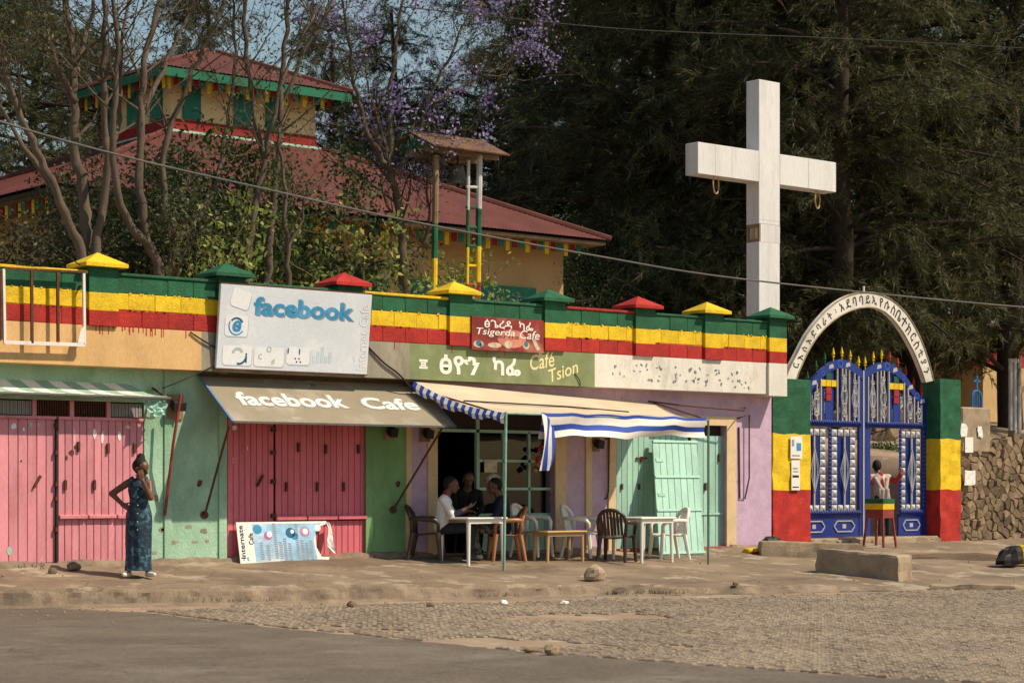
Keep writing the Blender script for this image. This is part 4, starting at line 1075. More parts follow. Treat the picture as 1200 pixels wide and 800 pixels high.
    for u0, u1 in pans:
        z0, z1 = zg0 + .47, zmid - .1
        pb = gbox(u0, u1, z0, z1, .005, .02, side, 'panel', mat('deep_blue_panel', (.008, .025, .17), .4, .2, bump=0), leaf)
        mb = MB(); nx = 4; nzz = 11; wx, hz = (u1 - u0) * LW / nx, (z1 - z0) / nzz
        for i in range(nx):
            for j in range(nzz):
                if 0 < i < nx - 1 and 0 < j < nzz - 1: continue
                x, z = min(gx(u0, side), gx(u1, side)) + (i + .5) * wx, z0 + (j + .5) * hz; a, b_ = wx * .43, hz * .43
                v = [(x - a, GY - .01, z - b_), (x + a, GY - .01, z - b_), (x + a, GY - .01, z + b_), (x - a, GY - .01, z + b_), (x, GY - .045, z)]
                mb.add(v, [(0, 1, 4), (1, 2, 4), (2, 3, 4), (3, 0, 4)])
        mb.build('silver_studs', 'gatesilver', pb, kind='stuff')
        x = gx((u0 + u1) / 2, side)
        mb = MB(); mb.box(x - .015, x + .015, GY - .045, GY - .01, z0 + hz, z1 - hz); mb.build('silver_bar', 'gatesilver', pb)
        mb = MB(); zc = (z0 + z1) / 2
        for s in (-1, 1):
            for wd in (.13, .08):
                mb.tube([(x, GY - .05, zc - .42), (x + s * wd, GY - .05, zc), (x, GY - .05, zc + .42)], .008, 5)
        mb.build('scrollwork', 'gatesilver', pb, kind='stuff')
        # medallion on the kick panel
        zc = zg0 + .2; w = (u1 - u0) * LW * .42
        oct_ = [(x - w, zc), (x - w * .7, zc - .1), (x + w * .7, zc - .1), (x + w, zc), (x + w * .7, zc + .1), (x - w * .7, zc + .1)]
        mb = MB(); f5 = frame((0, GY - .03, 0), (1, 0, 0), (0, 0, 1))
        for k in range(6):
            a, b_ = Vector((oct_[k][0], GY - .03, oct_[k][1])), Vector((oct_[(k + 1) % 6][0], GY - .03, oct_[(k + 1) % 6][1])); mb.bar(a, b_, .022, .022, (0, 1, 0))
        mb.build('medallion', 'gatesilver', leaf, kind='stuff')
        MB().box(x - .05, x + .05, GY - .03, GY - .021, zc - .04, zc + .04).build('emblem', 'gatesilver', leaf)
    # rows of rivets / small pendants on the rails
    mb = MB()
    for zz in (zmid - .0, zg0 + .44):
        for k in range(26):
            u = .06 + .88 * k / 25
            if wick and u < .57 and zz < zmid - .2: continue
            x = gx(u, side); mb.add([(x - .03, GY - .04, zz - .06), (x + .03, GY - .04, zz - .06), (x + .03, GY - .04, zz + .06), (x - .03, GY - .04, zz + .06), (x, GY - .09, zz)], [(0, 1, 4), (1, 2, 4), (2, 3, 4), (3, 0, 4)])
    for uu in ((.58, .96) if wick else (.51, .96)):
        for k in range(20):
            z = lerp(zg0 + .5, zmid - .12, k / 19); x = gx(uu, side)
            mb.add([(x - .04, GY - .032, z - .04), (x + .04, GY - .032, z - .04), (x + .04, GY - .032, z + .04), (x - .04, GY - .032, z + .04), (x, GY - .07, z)], [(0, 1, 4), (1, 2, 4), (2, 3, 4), (3, 0, 4)])
    mb.build('rivets', 'bluegate', leaf, kind='stuff')
    # spear tips
    for k in range(8):
        u = .05 + .93 * k / 7.3; x, z = gx(u, side), gtop(u)
        m = 'yellow' if k < 4 and side < 0 or k < 3 and side > 0 else ('green' if side < 0 else 'red')
        mb = MB(); mb.lathe((x, GY, z), [(.010, 0), (.010, .06), (.026, .07), (.026, .085), (.011, .095), (.032, .125), (.022, .17), (.005, .25)], 8); mb.build('spear_tip', m, leaf)
MB().box(xc - .018, xc + .018, GY - .05, GY + .03, zg0, zt_c + .03).build('centre_strip', 'gatesilver', gate)
# ---- arch with painted inscription
AY = .14
Z1 = lambda zx, zy: (890 + zx / 4.704, 330 + zy / 4.704)
outer = [(145, 525), (172, 462), (205, 400), (232, 345), (262, 290), (295, 243), (332, 198), (375, 152), (420, 115), (460, 90), (500, 72), (545, 61), (590, 58), (635, 62), (680, 75), (727, 98), (770, 132), (808, 172), (842, 222), (868, 270), (892, 322), (912, 375), (930, 430), (946, 488), (960, 545)]
inner = [(205, 525), (232, 462), (260, 400), (289, 348), (322, 298), (360, 256), (400, 220), (450, 184), (500, 160), (550, 145), (600, 140), (645, 146), (690, 165), (727, 196), (760, 235), (792, 281), (820, 330), (847, 379), (870, 430), (893, 490), (915, 555)]
def arr(pts): return [(P(*Z1(*p), AY).x, P(*Z1(*p), AY).z) for p in pts]
def resamp(p, n):
    p = np.array(p); d = np.r_[0, np.cumsum(np.hypot(*np.diff(p, axis=0).T))]; t = np.linspace(0, d[-1], n)
    return list(zip(np.interp(t, d, p[:, 0]), np.interp(t, d, p[:, 1])))
N_ = 60
oo, ii = resamp(arr(outer), N_), resamp(arr(inner), N_)
for q in (oo, ii): q[0] = (q[0][0] - .06, q[0][1] - .18)
arch = thing('gate_arch', 'white pointed arch with black inscription over the blue gate', 'arch', ((oo[0][0] + oo[-1][0]) / 2, AY, oo[0][1]))
mb = MB()
for k in range(N_ - 1):
    a, b_, c, d = oo[k], oo[k + 1], ii[k + 1], ii[k]
    mb.hexa([(d[0], AY, d[1]), (c[0], AY, c[1]), (c[0], AY + .1, c[1]), (d[0], AY + .1, d[1]), (a[0], AY, a[1]), (b_[0], AY, b_[1]), (b_[0], AY + .1, b_[1]), (a[0], AY + .1, a[1])])
mb.build('band', 'whitewash', arch)
for q, nm in ((oo, 'outer_rim'), (ii, 'inner_rim')):
    mb = MB(); mb.tube([(x, AY - .004, z) for x, z in q], .014, 6); mb.build(nm, 'concrete', arch)
mb = MB(); s = ARCH_TEXT; n = len(s)
for k, ch in enumerate(s):
    if ch == ' ': continue
    t = lerp(.03, .975, (k + .5) / n) * (N_ - 1); i = min(int(t), N_ - 2); f_ = t - i
    o_, i_ = Vector(oo[i]).lerp(Vector(oo[i + 1]), f_), Vector(ii[i]).lerp(Vector(ii[i + 1]), f_)
    c = (o_ + i_) / 2; up = (o_ - i_); rot = math.atan2(up.y, up.x) - math.pi / 2
    letters(mb, (ch, .014, 0), frame((0, AY, 0), (1, 0, 0), (0, 0, 1)), c.x, c.y, None, up.length * (.60 if ch != '፡' else .28), .004, rot, True)
mb.build('inscription', 'letterblack', arch, kind='stuff')
mb = MB(); top = oo[N_ // 2]; mb.tube([(top[0], AY + .05, top[1] - .02), (top[0], AY + .05, top[1] + .12)], .02, 8); mb.build('finial', 'whitewash', arch)
# ---- step of rough stones under the gate, threshold
def rubble(t, x0, x1, z0, z1, y, size, m='stone', seed=1, name='stone', top=None):
    r = random.Random(seed); z = z0; cnt = 0
    while z < z1 - .02:
        h = size * r.uniform(.65, 1.15); h = min(h, z1 - z); x = x0
        while x < x1 - .02:
            w = min(size * r.uniform(.9, 2.3), x1 - x); tz = top(x) if top else 99
            if z + h * .6 > tz: x += w; continue
            cx, cz = x + w / 2, z + h / 2; ring = []
            for k in range(8):
                a = 2 * math.pi * (k + .5) / 8 + r.uniform(-.3, .3); c, s = math.cos(a), math.sin(a)
                e = (abs(c) ** 3.4 + abs(s) ** 3.4) ** (-1 / 3.4)
                ring.append((c * e * w * .53 * r.uniform(.82, 1.0), s * e * h * .54 * r.uniform(.78, 1.04)))
            dep = r.uniform(.012, .05); V = []; tl = r.uniform(-.25, .25); tz_ = r.uniform(-.25, .25)
            for sc, dy in ((1, .10), (.97, -dep * .5), (.80, -dep)):
                V += [(cx + a * sc, y + dy + (a * tl + b_ * tz_) * (dy < 0), cz + b_ * sc) for a, b_ in ring]
            MB().add(V, [(o + k, o + (k + 1) % 8, o + 8 + (k + 1) % 8, o + 8 + k) for o in (0, 8) for k in range(8)] + [tuple(range(16, 24))]).build(name, m, t)
            x += w; cnt += 1
        z += h
    return cnt
st = thing('gate_step', 'worn stone step under the blue gate', 'step', (xc, .1, .4))
MB().box(XY(949) + .02, XY(1100), .0, .6, .3, zg0 - .015).build('slab', 'concrete', st, bevel=.02)
rubble(st, XY(949) + .02, XY(1100), .40, zg0 - .03, -.02, .3, 'concrete', 4)
def cells(x0, x1, z0, z1, sx, sz, seed, jit=.42):
    """irregular stone outlines: Voronoi cells of jittered points"""
    r = random.Random(seed); pts = []
    nx, nzz = int((x1 - x0) / sx) + 3, int((z1 - z0) / sz) + 3
    for j in range(-1, nzz):
        for i in range(-1, nx): pts.append((x0 + (i + .5 + .5 * (j % 2) + r.uniform(-jit, jit)) * sx, z0 + (j + .5 + r.uniform(-jit, jit)) * sz))
    out = []
    for k, (cx, cz) in enumerate(pts):
        if not (x0 - .05 < cx < x1 + .05 and z0 - .03 < cz < z1): continue
        poly = [(cx - 2 * sx, cz - 2 * sz), (cx + 2 * sx, cz - 2 * sz), (cx + 2 * sx, cz + 2 * sz), (cx - 2 * sx, cz + 2 * sz)]
        for m, (qx, qz) in enumerate(pts):
            if m == k or abs(qx - cx) > 3 * sx or abs(qz - cz) > 3 * sz: continue
            nx_, nz_ = qx - cx, qz - cz; mx, mz = (qx + cx) / 2, (qz + cz) / 2; new = []
            for a in range(len(poly)):
                p, q = poly[a], poly[(a + 1) % len(poly)]; dp = (p[0] - mx) * nx_ + (p[1] - mz) * nz_; dq = (q[0] - mx) * nx_ + (q[1] - mz) * nz_
                if dp <= 0: new.append(p)
                if (dp < 0 < dq) or (dq < 0 < dp): t = dp / (dp - dq); new.append((p[0] + (q[0] - p[0]) * t, p[1] + (q[1] - p[1]) * t))
            poly = new
            if len(poly) < 3: break
        if len(poly) >= 3: out.append(((cx, cz), poly))
    return out
def stones(t, x0, x1, z0, z1, y, sx, sz, seed, m='stone'):
    r = random.Random(seed + 1)
    for (cx, cz), poly in cells(x0, x1, z0, z1, sx, sz, seed):
        n = len(poly); gx_ = sum(p[0] for p in poly) / n; gz_ = sum(p[1] for p in poly) / n
        dep = r.uniform(.015, .06); tl, tz_ = r.uniform(-.22, .22), r.uniform(-.3, .15); V = []
        for sc, dy in ((.95, .12), (.94, -dep * .35), (.80, -dep)):
            for a, b_ in poly:
                du, dv = (a - gx_) * sc, (b_ - gz_) * sc; V.append((gx_ + du + r.uniform(-.006, .006), y + dy + ((du * tl + dv * tz_) if dy < 0 else 0) + r.uniform(-.006, .006), gz_ + dv + r.uniform(-.006, .006)))
        MB().add(V, [(o + k, o + (k + 1) % n, o + n + (k + 1) % n, o + n + k) for o in (0, n) for k in range(n)] + [tuple(range(2 * n, 3 * n))]).build('stone', m, t)
# ---- rubble wall right of the gate
swl = thing('stone_wall', 'rubble stone wall with cement end beside the painted pillar', 'wall', (23, .2, .4))
xw0, xw1 = XY(1126, .15), XY(1160, .15)
ztop = lambda x: interp(x, [(xw0, Zw(1126, 512, .15)), (xw1, Zw(1160, 512, .15)), (XY(1200, .15), Zw(1200, 512, .15)), (30, 2.6)])
MB().box(xw0, 30, .25, .55, .3, ztop(xw1) - .04).build('core', 'mortar', swl)
stones(swl, xw0, XY(1235, .15), .36, ztop(xw1) + .02, .18, .235, .135, 11)
V = []
MB().box(xw0 + .0, xw1, .12, .6, Zw(1140, 530, .15), Zw(1140, 477, .15)).build('cement_block', 'concrete', swl, bevel=.03)
for a, b_, c, d, lab in ((1131, 1140.5, 512, 530, 'printed white paper on the cement end of the rubble wall'), (1126, 1133, 497, 513, 'torn white scrap high on the cement end of the rubble wall'), (1146, 1151, 500, 512, 'small torn white corner right of the papers on cement'), (1127.5, 1140, 550, 568, 'crumpled white paper stuck low on the rubble stones')):
    y = .10; z0, z1 = Zw(a, d, y), Zw(a, c, y); x0, x1 = XY(a, y), XY(b_, y)
    yy = y if d < 540 else .04
    g = [[(lerp(x0, x1, i / 3) + random.uniform(-.02, .02) * (d != 530), yy - .012 * ((i + j) % 2) * (d != 530), lerp(z0, z1, j / 3) + random.uniform(-.03, .03) * (d != 530)) for i in range(4)] for j in range(4)]
    MB().sheet(g, .004).build('paper_sheet', 'paper', label=lab, cat='paper')
# ---- the tall white cross behind the parapet
CYc = 3.0
x0c, x1c = XY(889.5, CYc), XY(914, CYc); cw = x1c - x0c; zbot = 3.5; ztp = P(901, 95, CYc).z; ca0, ca1 = P(900, 214.5, CYc).z, P(900, 178.5, CYc).z
axl, axr = XY(818, CYc), XY(980, CYc); cd = .36
cr = thing('church_cross', 'tall white sheet metal cross behind the parapet', 'cross', ((x0c + x1c) / 2, CYc + cd / 2, zbot))
holz = P(880, 270, CYc).z
MB().box(x0c, x1c, CYc, CYc + cd, holz + .16, ztp).build('post', 'crossw', cr, bevel=.008)
MB().box(x0c + .003, x1c, CYc + .001, CYc + cd - .002, zbot, holz - .2).build('post', 'crossw', cr, bevel=.008)
MB().box(x0c + .05, x1c - .001, CYc + .001, CYc + cd - .004, holz - .2, holz + .16).build('post_front', ['crossw', 'wood'], cr)
for y0_, y1_, z0_, z1_ in ((.0, .05, -.2, .16), (cd - .06, cd - .004, -.2, .16), (.05, cd - .06, .10, .16), (.05, cd - .06, -.2, -.15)): MB().box(x0c + .008, x0c + .05, CYc + .003 + y0_, CYc + y1_, holz + z0_, holz + z1_).build('wood_frame', 'wood', cr)
MB().box(x0c + .03, x0c + .05, CYc + .16, CYc + .24, holz - .15, holz + .10).build('wood_stud', 'plastictan', cr)
MB().box(axl, x0c - .001, CYc + .002, CYc + cd - .002, ca0, ca1).build('arm', 'crossw', cr, bevel=.008)
MB().box(x1c + .001, axr, CYc + .002, CYc + cd - .002, ca0, ca1).build('arm', 'crossw', cr, bevel=.008)
for x, z0, z1 in ((lerp(axl, x0c, .28), ca0, ca1), (lerp(axl, x0c, .55), ca0, ca1), (lerp(x1c, axr, .5), ca0, ca1)): MB().box(x, x + .01, CYc - .001, CYc + .004, z0 + .01, z1 - .01).build('seam', 'seam', cr)
for z in (lerp(ca0, zbot, .18), lerp(ca0, zbot, .78)): MB().box(x0c + .01, x1c - .01, CYc - .002, CYc + .004, z, z + .01).build('seam', 'seam', cr)
for px, py in ((839, 213), (958, 231)):
    c = P(px, py, CYc + .15); mb = MB(); mb.tube([(c.x + .15 * math.sin(t), CYc + .15 + .07 * math.sin(t), c.z - .05 + .19 * math.cos(t)) for t in np.linspace(0, 2 * math.pi, 20)], .014, 6); mb.build('wire_hoop', 'plastictan', cr)

# ================================================================ the church behind
ch = thing('church', 'ochre church with red sheet metal roofs and raised clerestory', 'church', (13, 14, 3.5))
EY = 10.8; WY = 12.0
ex0, ex1 = XY(62, EY), XY(716, EY); ez = (P(400, 248, EY).z + P(700, 281, EY).z) / 2
wx0, wx1 = XY(100, WY), XY(660, WY); wyb = WY + 9.5; eyb = wyb + 1.2
TY = 14.3; tx0, tx1 = XY(200, TY), XY(371, TY); tyb = TY + 3.2
tz0 = P(370, 176, TY).z; tzm = P(330, 155, TY).z; tz1 = (P(370, 116, TY).z + P(210, 92, TY).z) / 2
MB().box(wx0, wx1, WY, wyb, 2.8, ez - .1).build('wall', 'churchwall', ch)
def ribbed(a, b_, c, d, m, name, pitch=.11, h=.014):
    """corrugated roof plane: eave a-b, upper edge d-c; ribs run up the slope"""
    a, b_, c, d = map(Vector, (a, b_, c, d)); n = (b_ - a).cross(d - a).normalized(); e = (b_ - a); L_ = e.length; e.normalize()
    up = n.cross(e).normalized(); H = (d - a).dot(up)
    la, lb = (d - a).dot(e), (c - a).dot(e); K = int(L_ / pitch); vs = []
    for k in range(2 * K + 1):
        s = L_ * k / (2 * K)
        if s < la: t = H * s / la
        elif s > lb: t = H * (L_ - s) / (L_ - lb)
        else: t = H
        o = n * (h if k % 2 else 0)
        vs += [a + e * s + o, a + e * s + up * max(t, .001) + o]
    mb = MB(); mb.add(vs, [(2 * k, 2 * k + 2, 2 * k + 3, 2 * k + 1) for k in range(2 * K)]); return mb.build(name, m, ch)
E_ = [(ex0, EY, ez), (ex1, EY, ez), (ex1, eyb, ez), (ex0, eyb, ez)]; T_ = [(tx0 - .1, TY - .1, tz0), (tx1 + .1, TY - .1, tz0), (tx1 + .1, tyb, tz0), (tx0 - .1, tyb, tz0)]
for k in range(4): ribbed(E_[k], E_[(k + 1) % 4], T_[(k + 1) % 4], T_[k], 'roofred', 'roof_slope')
for k in range(4): mb = MB(); mb.tube([Vector(E_[k]) + Vector((0, 0, .04)), Vector(T_[k]) + Vector((0, 0, .04))], .07, 6); mb.build('hip_cap', 'roofred', ch)
MB().box(ex0 + .1, ex1 - .1, EY + .08, eyb - .1, ez - .12, ez - .06).build('soffit', 'wood', ch)
def eave_band(x0, x1, y0, y1, z, h, m, name, sides):
    for s in sides:
        b_ = dict(f=(x0, x1, y0 - .03, y0), l=(x0 - .03, x0, y0, y1), r=(x1, x1 + .03, y0, y1))[s]
        MB().box(*b_, z - h, z).build(name, m, ch)
eave_band(ex0 + .12, ex1 - .12, EY + .12, eyb - .1, ez - .03, .09, 'darkwood', 'eave_board', 'flr')
def valance(x0, x1, y, z, w, h, axis, name='valance'):
    n = int((x1 - x0) / w)
    for m_i, m in enumerate(('yellow', 'maroon', 'teal')):
        mb = MB()
        for k in range(n):
            if k % 3 != m_i: continue
            a = x0 + k * w; b_ = a + w * (.72 if m != 'yellow' else .6); hh = h * (1.0 if m == 'yellow' else .72)
            if axis == 'x': mb.box(a, b_, y, y + .02, z - hh, z)
            else: mb.box(y, y + .02, a, b_, z - hh, z)
        mb.build(name, m, ch, kind='stuff')
valance(ex0 + .4, ex1 - .4, EY + .42, ez - .11, .2, .30, 'x'); valance(EY + .4, eyb, ex0 + .4, ez - .11, .2, .30, 'y')
# church windows: teal openings with blue arched grilles
for a, b_, top_ in ((432, 453, 323), (482, 505, 328), (555, 627, 335)):
    xa, xb = XY(a, WY), XY(b_, WY); zt = P((a + b_) / 2, top_, WY).z
    w = MB().box(xa, xb, WY - .04, WY - .002, zt - 1.6, zt).build('window', 'teal', ch)
    k = 2 if b_ - a > 40 else 1
    for q in range(k):
        c = lerp(xa, xb, (.22, .75)[q] if k == 2 else .5); r_ = min(.7, (xb - xa) * .42 / (1.3 if k == 2 else 1)); zc = zt - .85
        mb = MB()
        for t0 in range(12): mb.bar((c + r_ * math.cos(math.pi * t0 / 12), WY - .06, zc + r_ * math.sin(math.pi * t0 / 12)), (c + r_ * math.cos(math.pi * (t0 + 1) / 12), WY - .06, zc + r_ * math.sin(math.pi * (t0 + 1) / 12)), .04, .04, (0, 1, 0))
        for s in (-.5, 0, .5): mb.bar((c + s * r_, WY - .06, zc - .6), (c + s * r_, WY - .06, zc + r_ * math.sqrt(1 - s * s)), .03, .03, (0, 1, 0))
        mb.bar((c - r_, WY - .06, zc), (c + r_, WY - .06, zc), .03, .03, (0, 1, 0))
        mb.build('grille', mat('blue_grille', (.03, .16, .36), .5, .2, bump=0), w, kind='stuff')
# clerestory
MB().box(tx0, tx1, TY, tyb, tz0 - .3, tzm).build('maroon_band', 'maroon', ch)
MB().box(tx0 + .02, tx1 - .02, TY + .02, tyb - .02, tzm, tz1 + .2).build('clerestory_wall', mat('cream_wall', (.76, .58, .30), .9, .12), ch)
MB().box(tx0 - .08, tx1 + .08, TY - .08, tyb, tz0 - .05, tz0 + .06).build('flashing', 'seafoam', ch)
for f_ in (.12, .45, .78):
    y = lerp(TY, tyb, f_); MB().box(tx0 - .03, tx0 + .02, y, y + .5, tzm + .02, tz1 - .1).build('shutter', 'teal', ch)
for f_ in (.08, .42, .64):
    x = lerp(tx0, tx1, f_); MB().box(x, x + .45, TY - .03, TY + .02, tzm + .02, tz1 - .12).build('shutter', 'teal', ch)
ov = .62; zt = tz1 + .12
xm, ym = (tx0 + tx1) / 2, (TY + tyb) / 2; apex = zt + .95
E2 = [(tx0 - ov, TY - ov, zt), (tx1 + ov, TY - ov, zt), (tx1 + ov, tyb + ov, zt), (tx0 - ov, tyb + ov, zt)]; T2 = [(xm - .12, ym - .12, apex), (xm + .12, ym - .12, apex), (xm + .12, ym + .12, apex), (xm - .12, ym + .12, apex)]
for k in range(4): ribbed(E2[k], E2[(k + 1) % 4], T2[(k + 1) % 4], T2[k], 'roofred', 'roof_slope')
for k in range(4): mb = MB(); mb.tube([Vector(E2[k]) + Vector((0, 0, .03)), Vector(T2[k]) + Vector((0, 0, .03))], .06, 6); mb.build('hip_cap', 'roofred', ch)
MB().box(tx0 - ov + .08, tx1 + ov - .08, TY - ov + .08, tyb + ov - .08, zt - .1, zt - .05).build('soffit', 'wood', ch)
eave_band(tx0 - ov + .05, tx1 + ov - .05, TY - ov + .05, tyb + ov - .05, zt - .02, .20, 'eavegreen', 'eave_board', 'flr')
valance(tx0 - ov + .3, tx1 + ov - .3, TY - ov + .22, zt - .10, .17, .36, 'x'); valance(TY - ov + .2, tyb + ov, tx0 - ov + .22, zt - .10, .17, .36, 'y')
# ---- bell frame
BY = 6.5
bt = thing('bell_tower', 'bell hung in a striped pole frame with small brown roof', 'bell tower', P(535, 350, BY))
def striped_post(px0, px1, py0, py1, r, cuts, cols, name='post', y=BY):
    a, b_ = P(px0, py0, y), P(px1, py1, y); pts = [0] + cuts + [1]
    mb = MB()
    for k in range(len(cols)): mb.mi = k; mb.tube([a.lerp(b_, pts[k]), a.lerp(b_, pts[k + 1])], r, 8)
    return mb.build(name, list(cols), bt)
pz = P(508, 350, BY).z
zlow = 3.45
def down(px, py): return py
f0 = lambda px: HORIZON - (zlow - CAM.z) * F / (P(px, 400, BY) - CAM).dot(Vector((ST, CT, 0)))
def fc(px, top, *ys): return [(f0(px) - y) / (f0(px) - top) for y in ys]
striped_post(507, 511, f0(507), 182, .062, fc(507, 182, 303, 262), ['yellow', 'green', 'wood'])
striped_post(558, 562, f0(558), 182, .062, fc(558, 182, 331, 289, 245), ['red', 'yellow', 'green', 'seam'])
striped_post(546, 549, f0(546), 188, .035, fc(546, 188, 333, 290, 246), ['red', 'yellow', 'green', 'seam'], 'ladder_rail')
for py, m in ((333, 'red'), (311, 'yellow'), (288, 'green'), (266, 'green'), (243, 'green'), (219, 'seam')):
    mb = MB(); mb.tube([P(546.5, py, BY), P(560, py + .6, BY)], .03, 6); mb.build('rung', m, bt)
back = 1.3
striped_post(507, 511, f0(507), 186, .045, [.5], ['wood', 'wood'], y=BY + back)
rz0 = P(540, 178, BY).z; rx0, rx1 = XY(496, BY), XY(585, BY); rza = P(505, 158, BY + .5).z
ridge_y = BY + .45
for s, (y0, nm) in enumerate(((BY - .35, 'roof_slope'), (BY + back - .05, 'roof_slope'))):
    q = [(rx0, y0, rz0), (rx1, y0, rz0), (rx1, ridge_y, rza), (rx0, ridge_y, rza)]
    MB().slab(q, .03).build(nm, 'oldroof', bt)
MB().add([(rx0 + .08, BY - .25, rz0), (rx0 + .08, BY + back - .1, rz0), (rx0 + .08, ridge_y, rza - .06)], [(0, 1, 2)]).build('gable', 'eavegreen', bt)
for y in (BY, BY + .6): mb = MB(); mb.bar((rx0 + .05, y, rz0 - .03), (rx1 - .05, y, rz0 - .03), .09); mb.build('beam', 'wood', bt)
c = P(536.5, 212, BY + .3); bell = thing('bell', 'dark bronze bell hanging under the small brown roof', 'bell', (c.x, BY + .3, c.z - .1))
mb = MB(); mb.smooth = True; mb.lathe((c.x, BY + .3, c.z - .03), [(.0, .36), (.1, .34), (.13, .30), (.145, .2), (.165, .1), (.21, .02), (.235, -.04), (.20, -.04), (.1, .2)], 16); mb.build('bell_body', 'bronze', bell)
mb = MB(); mb.bar((c.x, BY + .3, c.z + .3), (c.x, BY + .3, rz0), .03); mb.build('yoke', 'rust', bell)
mb = MB(); mb.tube([(c.x, BY + .3, c.z + .2), (c.x, BY + .3, c.z - .1)], .015, 6); mb.ball((c.x, BY + .3, c.z - .1), .035); mb.build('clapper', 'blackm', bell, kind='stuff')
# ---- things seen past the stone wall
sy = 14.0
sx0 = XY(1152, sy); sb = thing('yard_shed', 'small cream shed with striped band beyond the rubble wall', 'shed', (sx0 + 1, sy, 3))
zt, zb = P(1175, 385, sy).z, 3.0; z1_, z2_ = P(1175, 402, sy).z, P(1175, 430, sy).z
MB().box(sx0, sx0 + 3, sy, sy + 2.5, zb, z2_).build('wall', 'churchwall', sb)
for a, b_, m in ((z2_, lerp(z2_, zt, .5), 'red'), (lerp(z2_, zt, .5), lerp(z2_, zt, .75), 'yellow'), (lerp(z2_, zt, .75), zt, 'green')): MB().box(sx0, sx0 + 3, sy + .01, sy + 2.5, a, b_).build('painted_band', m, sb)
q = [(sx0 - .3, sy - .4, zt), (sx0 + 3.3, sy - .4, zt), (sx0 + 3.3, sy + 2.8, zt + .5), (sx0 - .3, sy + 2.8, zt + .5)]
MB().slab(q, .04).build('roof', 'oldroof', sb)
MB().box(XY(1182, sy), XY(1193, sy), sy - .03, sy + .01, P(1185, 470, sy).z, P(1185, 440, sy).z).build('window', 'teal', sb)
gy = 8.0
gt = thing('pipe_gate', 'white pipe gate standing beyond the rubble wall', 'gate', P(1190, 500, gy))
zb = 2.6
for px in (1184, 1189, 1194.5):
    a = P(px, 420, gy); mb = MB(); mb.tube([(a.x, gy, zb), (a.x, gy, a.z)], .055, 8); mb.build('pipe', 'seam', gt)
a, b_ = P(1183, 422, gy), P(1196, 424, gy); mb = MB(); mb.tube([(a.x, gy, a.z), (b_.x, gy, a.z)], .05, 8); mb.build('crossbar', 'seam', gt)
gy = 4.0
bg = thing('blue_iron_gate', 'little blue iron gate with cross tip beyond the cement end', 'gate', P(1144, 490, gy))
MTB = mat('blue_iron', (.03, .16, .36), .5, .2, bump=0)
a, b_ = P(1139, 466, gy), P(1150, 466, gy); zb = 2.2; c = (a.x + b_.x) / 2; r_ = (b_.x - a.x) / 2
mb = MB(); mb.tube([(a.x, gy, zb)] + [(c - r_ * math.cos(t), gy, a.z + r_ * math.sin(t)) for t in np.linspace(0, math.pi, 9)] + [(b_.x, gy, zb)], .03, 6); mb.build('frame', MTB, bg)
for k in (-.5, 0, .5): mb = MB(); mb.tube([(c + k * r_, gy, zb), (c + k * r_, gy, a.z + r_ * .85)], .015, 6); mb.build('bar', MTB, bg)
mb = MB(); mb.bar((c, gy, a.z + r_), (c, gy, a.z + r_ + .35), .04); mb.build('cross_tip', MTB, bg)
mb = MB(); mb.bar((c - .12, gy, a.z + r_ + .22), (c + .12, gy, a.z + r_ + .22), .04); mb.build('cross_tip', MTB, bg)
# stones of a bank seen through the wicket
bk = thing('terrace_wall', 'rough stone terrace wall seen through the gate wicket', 'wall', (18.5, 6, 1))
MB().box(16, 24, 6.15, 6.5, .8, 3.2).build('core', 'mortar', bk)
stones(bk, XY(985, 6), XY(1070, 6), yard(18, 6) - .1, 3.3, 6.0, .42, .26, 21)
# ================================================================ furniture on the pavement
CR, CF = Vector((CT, -ST, 0)), Vector((ST, CT, 0))     # camera right and forward, for reading yaw from the photo
def depth(p): return (Vector(p) - CAM).dot(CF)
def table(loc, w, d, h, m, label, grp, legr=.035, skirt=.06, taper=.7):
    t = thing('plastic_table' if h > .6 else 'low_table', label, 'table', loc, 0, grp)
    MB().box(-w / 2, w / 2, -d / 2, d / 2, h - .035, h).build('table_top', m, t, bevel=.014, local=True)
    mb = MB()
    for s in (-1, 1):
        mb.box(-w / 2 + .05, w / 2 - .05, s * (d / 2 - .05) - .012, s * (d / 2 - .05) + .012, h - .035 - skirt, h - .036)
    mb.build('apron', m, t, local=True, kind='stuff')
    for sx in (-1, 1):
        for sy in (-1, 1):
            x, y = sx * (w / 2 - .07), sy * (d / 2 - .07)
            mb = MB(); mb.tube([(x * 1.03, y * 1.03, 0), (x, y, h - .036)], [legr * taper, legr], 10); mb.build('leg', m, t, local=True)
    return t
b1 = G(549.2, 663); table((b1.x + .32, b1.y + .32, b1.z), .80, .80, .74, 'plasticwhite', 'white plastic table where the two men sit talking', 'square white plastic tables')
b2 = G(752, 659.5); table((b2.x + .32, b2.y + .32, b2.z), .80, .80, .74, 'plasticwhite', 'white plastic table between dark brown chair and white chair', 'square white plastic tables')
b3 = G(642, 659); table((b3.x + .36, b3.y + .16, b3.z), .86, .46, .50, 'plastictan', 'low tan plastic table between the white armchairs', None, .03, .05, .8)
